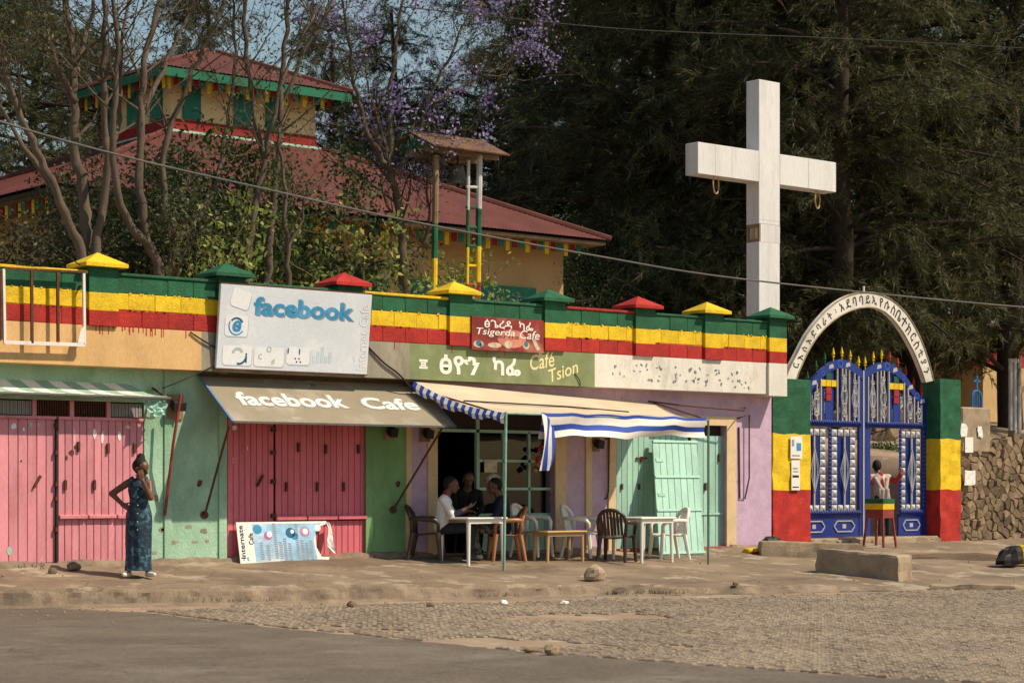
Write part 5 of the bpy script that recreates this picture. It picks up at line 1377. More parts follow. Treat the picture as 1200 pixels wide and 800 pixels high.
def chair(px, py, yaw, m, label, grp=None, slats=True):
    p = G(px, py); t = thing('plastic_chair', label, 'chair', p, -TH + R(yaw), grp)
    # seat: slightly dished sheet, front at -y
    g = []
    for i in range(7):
        y = lerp(-.23, .2, i / 6); w = lerp(.245, .205, i / 6)
        g.append([(lerp(-w, w, j / 6), y, .42 + .02 * (abs(j - 3) / 3) ** 2 - (.03 if i == 0 else .006 * i)) for j in range(7)])
    mb = MB(); mb.smooth = True; mb.sheet(g, .014); mb.build('seat', m, t, local=True)
    # backrest rim: rounded arch leaning back
    def bp(a, r=1.0):                                # a 0..pi over the arch
        x = -.235 * math.cos(a) * r; z = .60 + .24 * math.sin(a) ** .75 * r; return x, z
    rim = [(-.215, .2, .41)] + [(bp(a)[0], .2 + (bp(a)[1] - .41) * .28 - .05 * (abs(bp(a)[0]) / .235) ** 2, bp(a)[1]) for a in np.linspace(.0, math.pi, 13)] + [(.215, .2, .41)]
    mb = MB(); mb.smooth = True; mb.tube(rim, .031, 8); mb.build('back_rim', m, t, local=True)
    mb = MB()
    for k in range(7 if slats else 0):
        x = lerp(-.165, .165, k / 6); zt = .60 + .22 * math.sqrt(max(0, 1 - (x / .235) ** 2))
        mb.add([(x - .0225, .205, .43), (x + .0225, .205, .43), (x + .0225, .2 + (zt - .41) * .28, zt), (x - .0225, .2 + (zt - .41) * .28, zt),
                (x - .0225, .213, .43), (x + .0225, .213, .43), (x + .0225, .208 + (zt - .41) * .28, zt), (x - .0225, .208 + (zt - .41) * .28, zt)],
               [(0, 1, 2, 3), (7, 6, 5, 4), (0, 4, 5, 1), (1, 5, 6, 2), (2, 6, 7, 3), (3, 7, 4, 0)])
    if slats: mb.build('back_slats', m, t, local=True, kind='stuff')
    for s in (-1, 1):
        mb = MB(); mb.smooth = True
        mb.tube([(s * .232, .23, .64), (s * .27, .12, .645), (s * .285, -.05, .64), (s * .28, -.17, .62), (s * .262, -.215, .56), (s * .245, -.215, .44)], [.028, .036, .04, .038, .03, .028], 8); mb.build('arm', m, t, local=True)
        mb = MB(); mb.tube([(s * .26, -.25, 0), (s * .235, -.205, .43)], [.027, .042], 8); mb.build('leg', m, t, local=True)
        mb = MB(); mb.tube([(s * .235, .27, 0), (s * .205, .19, .43)], [.027, .042], 8); mb.build('leg', m, t, local=True)
    return t
chair(500, 656, 85, 'plasticbrown', 'dark brown plastic armchair under the man in white shirt', None, False)
chair(593, 657, -80, 'plasticorange', 'orange brown plastic armchair under the man in navy jacket')
chair(623, 652, 62, 'plasticwhite', 'white plastic armchair behind the low tan table by the café window', 'white plastic armchairs')
chair(681, 653, 70, 'plasticwhite', 'white plastic armchair between purple wall and dark brown chair', 'white plastic armchairs')
chair(722, 658, 160, 'plasticbrown', 'dark brown plastic armchair turned to the seafoam door', None, True)
chair(784, 655, -72, 'plasticwhite', 'white plastic armchair before the leaning seafoam door', 'white plastic armchairs')

# ================================================================ loose things
# printed board leaning on the rose door
q = [G(282, 660.5), G(389, 656), None, None]
q[0] = Vector((XY(282, -.19), -.19, ground(3.6, -.19) - .012)); q[1] = Vector((XY(388, -.19), -.19, q[0].z))
hgt = .60; lean = .13
q[2] = q[1] + Vector((-.03, lean, hgt)); q[3] = q[0] + Vector((-.0, lean, hgt))
bd = thing('printed_board', 'torn printed internet cafe board leaning on the rose door', 'sign', q[0])
q2 = list(q); w = (q[1] - q[0]).length; fr = frame(q[0], q[1] - q[0], q[3] - q[0]); h = (q[3] - q[0]).length
MB().extrude([(0, 0), (w * .97, 0), (w * .99, h * .1), (w * .90, h * .12), (w * .855, h * .35), (w * .86, h * .72), (w * .91, h * .86), (w, h * .93), (w, h), (0, h)], fr, .012).build('panel', 'paper', bd)
mb = MB()
for a, b_, r_, c in ((.22, .80, .07, 0),): pass
ft = fr @ Matrix.Translation((0, 0, .002)); fu = fr @ Matrix.Translation((0, 0, .004)); fv = fr @ Matrix.Translation((0, 0, .006))
BLUES = mat('blue_wash_print', (.30, .52, .72), .6, .4, 3, (.78, .78, .74), .8, 2.2, bump=0)
MB().extrude([(w * .17, h * .03), (w * .85, h * .03), (w * .83, h * .5), (w * .86, h * .72), (w * .93, h * .95), (w * .17, h * .95)], ft, .001).build('print', BLUES, bd)
for a, b_, r_, m in ((.58, .72, .055, 'fbdark'), (.62, .64, .04, 'fbblue'), (.33, .66, .045, mat('magenta_print', (.5, .12, .32), .6, .3, bump=0)), (.74, .74, .055, mat('pink_print', (.62, .22, .40), .6, .3, bump=0)), (.22, .82, .05, 'fbblue'), (.89, .83, .035, 'signpale')):
    MB().extrude(disc(a * w, b_ * h, r_ * w, r_ * w * .9), fu, .001).build('print_spot', m, bd)
for a, b_, r_ in ((.345, .69, .03), (.745, .75, .03), (.60, .75, .02)): MB().extrude(disc(a * w, b_ * h, r_ * w), fv, .001).build('print_spot', 'signpale', bd)
mb = MB()
for cx, y0, y1 in ((.24, .08, .5), (.31, .06, .42), (.40, .1, .95), (.45, .08, .5), (.50, .06, .6), (.55, .05, .45), (.64, .08, .95), (.69, .06, .5), (.74, .05, .45), (.79, .05, .5)):
    y = y0
    while y < y1: mb.extrude([((cx - .012) * w, y * h), ((cx + .0225) * w, y * h), ((cx + .0225) * w, (y + .035) * h), ((cx - .012) * w, (y + .03) * h)], fu, .001); y += .055
mb.build('small_print', 'silver', bd, kind='stuff')
mb = MB(); letters(mb, ("Internate", .008, 0), fr, w * .065, h * .12, h * .8, w * .05, .005, R(90)); mb.build('lettering', 'letterblack', bd)
mb = MB(); letters(mb, ("Cafe", .008, 0), fr, w * .165, h * .45, h * .28, w * .05, .005, R(90)); mb.build('lettering', 'letterblack', bd)
mb = MB(); letters(mb, ("f", .02, 0), fr, w * .035, h * .06, None, h * .10, .005); mb.build('lettering', 'fbblue', bd)
mb = MB(); letters(mb, ("t", .02, 0), fr, w * .075, h * .06, None, h * .10, .005); mb.build('lettering', 'fbblue', bd)
g = [[fr @ Vector((w * (.99 + .012 * math.sin(i * 1.4) + j * .03), h * (.985 - i * .15 - .03 * j), .006 + .03 * math.sin(i + j * 2))) for j in range(3)] for i in range(6)]
MB().sheet(g).build('torn_flap', 'paper', bd)
# seafoam door leaf taken off its hinges, leaning
ql = [G(773, 651), None, None, None]
ql[1] = Vector((XY(826, ql[0].y), ql[0].y, ql[0].z)); zt = 2.28; x3 = XY(764, -.02)
ql[3] = Vector((x3 + .02, -.03, P(764, 519, -.03).z)); ql[2] = ql[3] + (ql[1] - ql[0]) * .985 + Vector((0, 0, -.03))
ld = thing('loose_door', 'seafoam door leaf off its hinges leaning on the shut doorway', 'door', ql[0])
w = (ql[1] - ql[0]).length; fr = frame(ql[0], ql[1] - ql[0], ql[3] - ql[0]); h = (ql[3] - ql[0]).length
n = 7; fsk = (fr.inverted() @ ql[3]).x
for k in range(n):
    a, b_ = k / n * w + .004, (k + 1) / n * w - .004
    MB().extrude([(a, 0), (b_, 0), (b_ + fsk, h), (a + fsk, h)], fr, .03).build('plank', 'seafoam', ld, bevel=.005)
for v in (.02, .385, .675, .985):
    x = fsk * v; mb = MB(); mb.extrude([(x, h * v - .02), (x + w, h * v - .02), (x + w, h * v + .02), (x, h * v + .02)], fr @ Matrix.Translation((0, 0, .022)), .021); mb.build('rail', 'seafoam', ld)
for v in (.52, .82):
    x = fsk * v; mb = MB(); mb.extrude([(x + .05, h * v - .03), (x + .22, h * v - .03), (x + .22, h * v + .03), (x + .05, h * v + .03)], fr @ Matrix.Translation((0, 0, .012)), .012); mb.build('hinge', 'seafoam', ld)
# striped stool in front of the gate
sp = G(1031, 641); t = thing('wooden_stool', 'tall stool with green and yellow seat and red legs at the gate', 'stool', sp, R(8))
hz = 57 / F * depth(sp)
for k, (z0, z1, m) in enumerate(((hz - .09, hz, 'green'), (hz - .2, hz - .0905, 'yellow'), (hz - .36, hz - .2005, 'rust'))):
    e = .20 - .005 * k; MB().box(-e, e, -e, e, z0, z1).build(('seat', 'apron', 'lower_apron')[k], m if m != 'rust' else 'steelred', t, local=True)
for sx in (-1, 1):
    for sy in (-1, 1): mb = MB(); mb.bar((sx * .22, sy * .22, 0), (sx * .17, sy * .17, hz - .36), .035); mb.build('leg', 'steelred', t, local=True)
# concrete ledge and block before the gate, rocks, litter
def rock(name, label, cat, c, r, m='stone', seed=0, n=14, k=9, amp=.3, flat=0):
    mb = MB(); mb.smooth = False; mb.ball((0, 0, 0), r, n, k); rr = max(r)
    vs = []
    for v in mb.v:
        v = Vector(v); d = 1 + mnoise.noise(v / rr * 1.5 + Vector((seed * 5.1, 0, 0))) * amp + mnoise.noise(v / rr * 4 + Vector((seed, 3, 0))) * amp * .4
        v = v * d; v.z = max(v.z, -r[2] * .6); vs.append(v + Vector(c))
    mb.v = [tuple(v) for v in vs]; return mb.build(name, m, label=label, cat=cat)
p = G(697, 680); rock('rock', 'fist sized pale rock lying on the pavement before the dark brown chair', 'rock', p + Vector((0, 0, .09)), (.16, .13, .14), 'concrete', 3)
p = G(646, 767); rock('rock', 'broken brown stone on the cobbles by the asphalt edge', 'rock', p + Vector((0, 0, .04)), (.07, .06, .06), 'stone', 5)
p = G(622, 764); rock('rock', 'flat chip of stone beside the broken brown stone on cobbles', 'rock', p + Vector((0, 0, .02)), (.08, .05, .03), 'stone', 6)
for px, py, lab in ((590, 708, 'crumpled white scrap lying on the cobbles below the kerb'), (661, 709, 'second crumpled white scrap lying on the cobbles below the kerb')):
    p = G(px, py); rock('litter', lab, 'litter', p + Vector((0, 0, .03)), (.06, .05, .035), 'paper', px, 10, 6, .6)
for px, py, lab, r_ in ((412, 711, 'grey stone in the gutter below the rose door', .07), (505, 711, 'brown stone in the gutter under the kerb', .06), (86, 668, 'brown stone by the pale pink door', .10), (62, 672, 'dark stone on the pavement near the pale pink door', .07), (862, 691, 'small stone where the kerb fades out', .05)):
    p = G(px, py); rock('rock', lab, 'rock', p + Vector((0, 0, r_ * .5)), (r_, r_ * .8, r_ * .7), 'stone', px)
rs = random.Random(5)
mb = MB()
for k in range(520):                                  # pebbles and crumbs strewn over pavement and gutter
    px, py = rs.uniform(0, 1200), rs.uniform(655, 730)
    if k < 240: py = rs.uniform(700, 722) - px * .012
    p = G(px, py); r_ = rs.uniform(.006, .02)
    if p.y < kerb_y(p.x) + .3 and p.y > kerb_y(p.x) - .1: continue
    mb.ball(p + Vector((0, 0, r_ * .3)), (r_ * rs.uniform(.8, 1.4), r_, r_ * .7), 6, 4)
mb.build('pebbles', 'concrete', label='pebbles and crumbs scattered over pavement and gutter', cat='gravel', kind='stuff')
mb = MB()
for k in range(900):                                  # dry weeds along the foot of the wall and the kerb
    if k < 500: x = rs.uniform(-.3, 6.2); y = -.02 - abs(rs.gauss(0, .06)); 
    else: x = rs.choice((rs.gauss(2.2, .3), rs.uniform(4.6, 9), rs.gauss(8, .5))); y = kerb_y(x) - rs.uniform(-.02, .08)
    if nz(x, y, .9, 1) < .05: continue
    z = ground(x, y) if k < 500 else 0; h = rs.uniform(.03, .11); a = rs.uniform(0, 6.28); dx, dy = math.cos(a) * .008, math.sin(a) * .008; lx, ly = rs.uniform(-.06, .06), rs.uniform(-.06, .02)
    mb.add([(x - dx, y - dy, z - .01), (x + dx, y + dy, z - .01), (x + lx, y + ly, z + h)], [(0, 1, 2)])
mb.build('weeds', 'grass', label='dry weeds along wall foot and kerb', cat='weeds', kind='stuff')
def lump_box(name, label, cat, quad, h, m, seed=1, div=8):
    """worn block: footprint quad on the ground, height h, rounded and chipped"""
    q = [Vector(p) for p in quad]; vs = []
    mb = MB(); n = div
    for k in range(6):
        z = (0, .35, .7, .92, 1, 1)[k]; sc = (1, 1, .99, .97, .93, .6)[k]
        c = sum(q, Vector()) / 4
        for e in range(4):
            for i in range(n):
                p = q[e].lerp(q[(e + 1) % 4], i / n); p = c + (p - c) * sc; p = p + Vector((0, 0, h * z - (.05 if k == 0 else 0)))
                d = mnoise.noise(p * 2.3 + Vector((seed, 0, 0))) * .05 + mnoise.noise(p * 7) * .03
                out = (p - c); out.z = 0; out.normalize()
                vs.append(p + out * d + Vector((0, 0, d * .6 if k > 2 else 0)))
    m4 = 4 * n
    mb.add(vs, [(i * m4 + j, i * m4 + (j + 1) % m4, (i + 1) * m4 + (j + 1) % m4, (i + 1) * m4 + j) for i in range(5) for j in range(m4)] + [tuple(range(5 * m4, 6 * m4))])
    return mb.build(name, m, label=label, cat=cat)
a, b_ = G(957, 671), G(1054, 680); dirn = (b_ - a).normalized(); bk_ = Vector((-dirn.y, dirn.x, 0)) * .55
lump_box('concrete_block', 'chipped concrete block lying across the ground before the gate', 'block', [a, b_, b_ + bk_, a + bk_], 29 / F * depth(b_), 'concrete', 4)
a, b_ = G(893, 651), G(1012, 655); dirn = (b_ - a).normalized(); bk_ = Vector((-dirn.y, dirn.x, 0)) * .3
lump_box('concrete_ledge', 'low worn concrete ledge from the purple corner to the gate', 'ledge', [a, b_, b_ + bk_, a + bk_], .26, 'concrete', 9)
a = G(1090, 690); lump_box('concrete_slab', 'thin broken slab half buried in the dirt before the rubble wall', 'slab', [a, a + Vector((.9, -.9, -.0)), a + Vector((1.2, -.7, 0)), a + Vector((.3, .25, 0))], .06, 'concrete', 12)
a = G(1115, 655); lump_box('stone_ledge', 'low earthy ledge along the foot of the painted pillar', 'ledge', [a + Vector((-1.6, 1.3, 0)), a + Vector((.6, -.6, 0)), a + Vector((.9, -.3, 0)), a + Vector((-1.3, 1.6, 0))], .12, 'dirt', 15)
# small bundle at the purple corner
p = G(897, 649); t = thing('trash_bundle', 'white and yellow packaging bundle dumped at the purple wall corner', 'trash', p)
for dx, dz, r_, m, s in ((-.25, .06, (.16, .12, .07), 'yellow', 1), (.08, .09, (.17, .12, .08), 'paper', 2), (.36, .08, (.12, .1, .07), 'paper', 3), (.1, .22, (.2, .14, .10), 'blackm', 4), (-.1, .02, (.2, .12, .03), 'red', 5), (.5, .1, (.03, .1, .1), 'fbdark', 6)):
    mb = MB(); mb.ball((0, 0, 0), r_, 10, 6); mb.v = [tuple(Vector(v) * (1 + mnoise.noise(Vector(v) * 9 + Vector((s, 0, 0))) * .5) + p + CR * dx + Vector((0, 0, max(dz, .04)))) for v in mb.v]
    mb.build('package', m, t)
p = G(1184, 664); rock('black_sack', 'black sack on the ground before the rubble wall', 'sack', p + Vector((0, 0, .16)), (.3, .2, .2), 'blackm', 8, 14, 9, .5)
p = G(1205, 663); rock('yellow_jerrycan_sack', 'yellow cloth bundle next to the black sack', 'sack', p + Vector((0, 0, .2)), (.26, .2, .27), 'yellow', 9, 14, 9, .5)
# hangings in the café window
c = P(578, 562, .3); rock('white_bundle', 'white cloth bundle hanging behind the café glazing', 'bundle', c, (.13, .1, .11), 'shirt', 2, 12, 8, .3)
c = P(575, 546, .09); MB().box(c.x - .13, c.x + .13, .085, .10, c.z - .1, c.z + .1).build('window_card', mat('card_print', (.62, .56, .40), .7, .3, 12, (.2, .3, .42), .8, 9, bump=0), label='small printed card stuck on the café glazing', cat='card')
fl = thing('flower_garland', 'red and orange artificial flowers hanging at the café window edge', 'garland', P(633, 555, -.02))
for k in range(16):
    px, py = random.gauss(634, 4.5), random.uniform(518, 556); c = P(px, py, -.03 + random.uniform(-.03, .03)); mb = MB(); mb.ball(c, random.uniform(.025, .05), 7, 5)
    mb.build('flower', ('red', 'red', 'eavegreen', 'plasticorange')[k % 4], fl)

# ================================================================ people
def capsule(mb, a, b, r0, r1):
    a, b = Vector(a), Vector(b); d = b - a
    mb.ball(a, r0, 10, 7); mb.ball(b, r1, 10, 7)
    if d.length > 1e-4: mb.tube([a, b], [r0, r1], 10)
def hand(pr, wrist, d, nrm, tagv='skin', curl=.5, s=1.0, thumb=1):
    """palm, four unequal bent fingers and a thumb leaving the side of the palm"""
    w, d, nrm = Vector(wrist), Vector(d).normalized(), Vector(nrm).normalized(); sd = d.cross(nrm).normalized()
    for k in (-1, 0, 1): pr.append(('c', w + sd * k * .022 * s, w + d * .085 * s + sd * k * .026 * s, .015 * s, .014 * s, tagv))
    for k, L_ in ((-1.5, .062), (-.5, .078), (.5, .082), (1.5, .072)):
        b = w + d * .09 * s + sd * k * .021 * s
        d1 = (d * math.cos(curl) + nrm * math.sin(curl)).normalized(); d2 = (d * math.cos(curl * 2.1) + nrm * math.sin(curl * 2.1)).normalized()
        m = b + d1 * L_ * .55 * s; e = m + d2 * L_ * .5 * s
        pr.append(('c', b, m, .0095 * s, .009 * s, tagv)); pr.append(('c', m, e, .009 * s, .0075 * s, tagv))
    tb = w + d * .03 * s + sd * 1.4 * thumb * .02 * s; tm = tb + (d * .6 + sd * thumb * .8 + nrm * .3).normalized() * .045 * s
    pr.append(('c', tb, tm, .012 * s, .011 * s, tagv)); pr.append(('c', tm, tm + (d + nrm * .4 + sd * .2 * thumb).normalized() * .035 * s, .011 * s, .009 * s, tagv))
def head(pr, c, f, up=(0, 0, 1), s=1.0):
    """skull, jaw, nose, lips, ears; f = facing direction"""
    c, f, up = Vector(c), Vector(f).normalized(), Vector(up).normalized(); sd = f.cross(up).normalized(); up = sd.cross(f)
    pr.append(('c', c + up * .03 * s - f * .02 * s, c + up * .035 * s + f * .02 * s, .082 * s, .078 * s, 'skin'))
    pr.append(('c', c + up * -.035 * s + f * .03 * s, c + up * -.07 * s + f * .052 * s, .058 * s, .034 * s, 'skin'))
    pr.append(('c', c + f * .09 * s + up * .012 * s, c + f * .108 * s - up * .022 * s, .011 * s, .016 * s, 'skin'))
    pr.append(('c', c + f * .085 * s - up * .052 * s + sd * .015 * s, c + f * .085 * s - up * .052 * s - sd * .015 * s, .012 * s, .012 * s, 'lip'))
    for k in (-1, 1):
        pr.append(('c', c + sd * .083 * k * s - f * .005 * s + up * .01 * s, c + sd * .085 * k * s - f * .008 * s - up * .025 * s, .014 * s, .010 * s, 'skin'))
        pr.append(('c', c + sd * .02 * k * s + f * .084 * s + up * .028 * s, c + sd * .045 * k * s + f * .074 * s + up * .028 * s, .010 * s, .009 * s, 'skin'))
        pr.append(('c', c + sd * .030 * k * s + f * .088 * s + up * .008 * s, c + sd * .036 * k * s + f * .087 * s + up * .008 * s, .008 * s, .008 * s, 'eye'))
def remesh(mb, voxel, smooth=3):
    me = mb.mesh('tmp'); o = bpy.data.objects.new('tmp', me); COL.objects.link(o)
    m = o.modifiers.new('r', 'REMESH'); m.mode = 'VOXEL'; m.voxel_size = voxel; m.use_smooth_shade = True
    s = o.modifiers.new('s', 'SMOOTH'); s.iterations = smooth; s.factor = .5
    dg = bpy.context.evaluated_depsgraph_get(); out = bpy.data.meshes.new_from_object(o.evaluated_get(dg))
    bpy.data.objects.remove(o); bpy.data.meshes.remove(me); return out
def person(label, loc, rz, prims, mats, hair, extra=None, voxel=.0085):
    t = thing('person', label, 'person', loc, rz)
    mb = MB()
    for _, a, b, r0, r1, tg in prims: capsule(mb, a, b, r0, r1)
    me = remesh(mb, voxel)
    keys = list(mats); n = len(me.polygons); c = np.empty(n * 3); me.polygons.foreach_get('center', c); c = c.reshape(-1, 3)
    best = np.full(n, 1e9); idx = np.zeros(n, int)
    for _, a, b, r0, r1, tg in prims:
        a, b = np.array(a), np.array(b); d = b - a; L2 = max((d * d).sum(), 1e-9)
        u = np.clip(((c - a) @ d) / L2, 0, 1); dist = np.linalg.norm(c - (a + u[:, None] * d), axis=1) - (r0 + (r1 - r0) * u)
        m = dist < best; best[m] = dist[m]; idx[m] = keys.index(tg)
    for k in keys: me.materials.append(MT[mats[k]] if isinstance(mats[k], str) else mats[k])
    me.polygons.foreach_set('material_index', idx.astype(np.int32)); me.polygons.foreach_set('use_smooth', [True] * n); me.update()
    me.name = 'body'
    obj('body', me, [], t, local=True)
    if hair:
        mb = MB()
        for a, b, r0, r1 in hair: capsule(mb, a, b, r0, r1)
        me = remesh(mb, .012, 2); me.polygons.foreach_set('use_smooth', [True] * len(me.polygons)); obj('hair', me, 'hair', t, local=True)
    return t
MT['lip'] = mat('lips', (.16, .05, .04), .5, .1, bump=0); MT['eye'] = mat('dark_eye', (.012, .008, .006), .25, .1, bump=0)
def prof(pr, pts, tagv):
    for i in range(len(pts) - 1): pr.append(('c', pts[i][0], pts[i + 1][0], pts[i][1], pts[i + 1][1], tagv))
# ---- woman with her hand to her face (local axes: x picture right, y away from the camera)
wp = G(161, 676.5)
pr = []
head(pr, (.055, -.03, 1.475), (.85, -.45, -.30), (.1, -.1, 1), 1.08)
prof(pr, [((.03, .01, 1.27), .062), ((.045, -.005, 1.40), .054)], 'skin')
prof(pr, [((-.10, .01, 1.285), .06), ((.13, .01, 1.285), .06)], 'skin')
prof(pr, [((-.13, .01, 1.28), .052), ((-.36, .06, 1.135), .043)], 'skin'); prof(pr, [((-.36, .06, 1.135), .041), ((-.20, -.03, .995), .030)], 'skin')
hand(pr, (-.195, -.035, .99), (.75, -.05, -.45), (.1, .9, -.1), curl=.4)
prof(pr, [((.155, .01, 1.28), .052), ((.195, -.10, 1.08), .043)], 'skin'); prof(pr, [((.195, -.10, 1.08), .040), ((.10, -.16, 1.31), .028)], 'skin')
hand(pr, (.095, -.16, 1.32), (-.25, .05, 1), (-.2, .95, .1), curl=.65)
prof(pr, [((.02, .01, 1.22), .115), ((.02, .01, 1.02), .10), ((.02, .02, .88), .125)], 'dress')
for x, y, fx, fy in ((-.115, .0, -.25, -1), (.125, .03, .7, -.75)):
    prof(pr, [((x * .7 + .01, y, .85), .09), ((x, y + .01, .48), .055), ((x, y + .02, .10), .035)], 'skin')
    f = Vector((fx, fy, 0)).normalized(); a = Vector((x, y + .03, .045)); prof(pr, [(a, .038), (a + f * .10, .036), (a + f * .17, .028)], 'shoe')
w1_ = person('woman in long blue printed dress with hand to her cheek', wp, -TH, pr, dict(skin='skin', lip='lip', eye='eye', dress='dress', shoe='white'),
             [((.045, -.03, 1.535), (.02, .02, 1.51), .097, .10), ((.02, .04, 1.46), (.02, .04, 1.43), .07, .05), ((.035, .01, 1.60), (.045, .01, 1.625), .062, .06), ((.03, .06, 1.52), (.0, .03, 1.46), .05, .05)])
def loft(rings, n=40, fold=None):
    g = []
    for z, cx, cy, rx, ry in rings:
        row = []
        for k in range(n + 1):
            a = 2 * math.pi * k / n; f = 1 + (fold(a, z) if fold else 0)
            row.append((cx + rx * f * math.cos(a), cy + ry * f * math.sin(a), z))
        g.append(row)
    return g
fold = lambda a, z: max(0, (1.0 - z)) * (.085 * math.sin(5 * a + z * 1.5) + .05 * math.sin(9 * a + 1 + z * 2) + .03 * math.sin(13 * a + z * 3)) + .015 * math.sin(7 * a + 9 * z)
mb = MB(); mb.smooth = True
mb.sheet(loft([(1.345, -.02, .01, .10, .05), (1.31, .02, .01, .145, .085), (1.25, .02, .005, .142, .118), (1.18, .02, 0, .145, .128), (1.10, .02, .005, .13, .115), (1.02, .025, .01, .125, .108), (.95, .025, .015, .145, .125), (.86, .02, .02, .168, .148), (.76, .02, .02, .175, .155), (.62, .015, .02, .172, .15), (.45, .01, .02, .17, .15), (.28, .005, .02, .168, .15), (.14, .0, .02, .170, .152), (.095, .0, .02, .172, .154)], fold=fold))
dr = mb.build('dress', 'dress', w1_, local=True)
for x in (-.075, .115):
    mb = MB(); mb.tube([(x, -.085, 1.27), (x * .95, -.06, 1.345), (x, .03, 1.355), (x, .09, 1.28)], .022, 6); mb.build('strap', 'dress', dr, local=True)
for k in range(6):
    z = 1.2 - k * .11; mb = MB(); mb.ball((.03, -.132 - (.03 if z < .9 else 0), z), .008, 8, 5); mb.build('button', 'lettercream', dr, local=True)
# ---- two men at the first table
def seated(label, px, py, flip, top, legs, pose, collar=None):
    p = G(px, py); s = -1 if flip else 1; pr = []
    X = lambda x, y, z: (s * x, y, z)
    head(pr, X(.12, 0, 1.165), (s * 1, -.15 if not flip else .05, -.1), s=1.08)
    prof(pr, [(X(.03, 0, 1.0), .068), (X(.085, 0, 1.11), .06)], 'skin')
    if collar: prof(pr, [(X(.03, -.04, 1.045), .045), (X(.05, .04, 1.045), .045)], 'collar')
    prof(pr, [(X(.0, -.16, .96), .068), (X(.0, .16, .96), .068)], 'top')
    prof(pr, [(X(.01, -.07, .90), .12), (X(-.02, -.06, .68), .115), (X(-.04, -.06, .52), .12)], 'top'); prof(pr, [(X(.01, .07, .90), .12), (X(-.02, .06, .68), .115), (X(-.04, .06, .52), .12)], 'top')
    for y, kx, fx in ((-.11, .42, .40), (.12, .46, .36)):
        prof(pr, [(X(-.02, y * .8, .50), .092), (X(kx, y, .51), .068)], 'legs'); prof(pr, [(X(kx, y, .51), .066), (X(fx, y, .12), .05)], 'legs')
        prof(pr, [(X(fx - .02, y, .055), .045), (X(fx + .15, y, .035), .034)], 'shoe')
    if pose == 'talk':
        prof(pr, [(X(.0, -.2, .95), .062), (X(.14, -.24, .71), .052)], 'top'); prof(pr, [(X(.14, -.24, .71), .05), (X(.27, -.20, .77), .043)], 'sleeve'); prof(pr, [(X(.27, -.2, .77), .034), (X(.36, -.17, .82), .028)], 'skin')
        hand(pr, X(.365, -.17, .825), (s * .85, .1, .35), (0, .3, .9), curl=.35)
        prof(pr, [(X(.0, .2, .95), .062), (X(.15, .24, .72), .052)], 'top'); prof(pr, [(X(.15, .24, .72), .05), (X(.34, .16, .77), .032)], 'skin'); hand(pr, X(.345, .16, .775), (s * 1, 0, 0), (0, 0, -1), curl=.4)
    else:
        for y in (-1, 1):
            prof(pr, [(X(.0, y * .2, .95), .065), (X(.10, y * .22, .70), .055)], 'top'); prof(pr, [(X(.10, y * .22, .70), .052), (X(.30, y * .07, .61), .038)], 'top'); hand(pr, X(.31, y * .06, .605), (s * .8, -y * .35, -.3), (0, -y * .6, -.6), curl=.7)
    hair_ = [(X(.11, 0, 1.232), X(.08, 0, 1.222), .088, .09), (X(.06, 0, 1.19), X(.055, 0, 1.15), .078, .062)]
    mats = dict(skin='skin', lip='lip', eye='eye', top=top, legs=legs, shoe='blackm' if not flip else 'white', sleeve='navy' if pose == 'talk' else top)
    if collar: mats['collar'] = collar
    return person(label, p, -TH, pr, mats, hair_)
seated('man in white shirt seated at the table, gesturing with one hand', 520, 657, False, 'shirt', 'trouser', 'talk', 'redcloth')
seated('man in navy jacket and patterned trousers seated on orange brown chair', 588, 657, True, 'navy', 'camo', 'rest')
# dark clothed person further in the doorway
MT['blackcloth'] = mat('black_cloth', (.012, .011, .011), .9, .3, 6, bump=.3, bscale=14)
ps = seated('person in black clothes seated in the dark café doorway', 546, 650, False, 'blackcloth', 'blackcloth', 'rest')
ps.location = (ps.location.x + .12, .05, .49); ps.rotation_euler.z = -TH - R(75)
st_ = thing('low_stool', 'dark wooden stool under the person in black in the café doorway', 'stool', ps.location.copy())
c_ = ps.location
MB().box(c_.x - .17, c_.x + .17, c_.y - .17, c_.y + .17, .49 + .36, .49 + .40).build('seat', 'darkwood', st_)
for sx in (-1, 1):
    for sy in (-1, 1): MB().bar((c_.x + sx * .14, c_.y + sy * .14, .488), (c_.x + sx * .12, c_.y + sy * .12, .85), .035).build('leg', 'darkwood', st_)
# ---- person leaning through the wicket of the gate
gp = P(1031, 624, GY + .12); gp.z = zg0
pr = []
head(pr, (-.03, .18, 1.34), (-.1, 1, -.3)); prof(pr, [((0, .1, 1.17), .055), ((-.015, .14, 1.26), .05)], 'skin')
prof(pr, [((-.15, .07, 1.12), .082), ((.17, .07, 1.12), .082)], 'shawl'); prof(pr, [((.0, .05, 1.06), .16), ((.03, .0, .86), .145), ((.06, -.03, .68), .135)], 'shawl')
prof(pr, [((-.09, -.06, 1.10), .045), ((.0, -.10, .92), .05), ((.02, -.10, .66), .05)], 'shawl'); prof(pr, [((.13, -.06, 1.10), .045), ((.09, -.11, .90), .05), ((.10, -.11, .60), .045)], 'shawl'); prof(pr, [((.02, .0, 1.19), .05), ((.03, -.09, 1.06), .035), ((.05, -.12, .97), .02)], 'red')
prof(pr, [((-.17, .06, 1.12), .06), ((-.23, .0, .98), .05), ((-.22, -.06, 1.17), .042)], 'red'); hand(pr, (-.22, -.06, 1.19), (.0, .1, 1), (.5, .8, 0), curl=.9)
prof(pr, [((.19, .06, 1.12), .06), ((.31, -.02, 1.05), .05), ((.40, -.06, 1.18), .042)], 'red'); hand(pr, (.405, -.06, 1.2), (.2, .1, 1), (-.5, .8, 0), curl=.9)
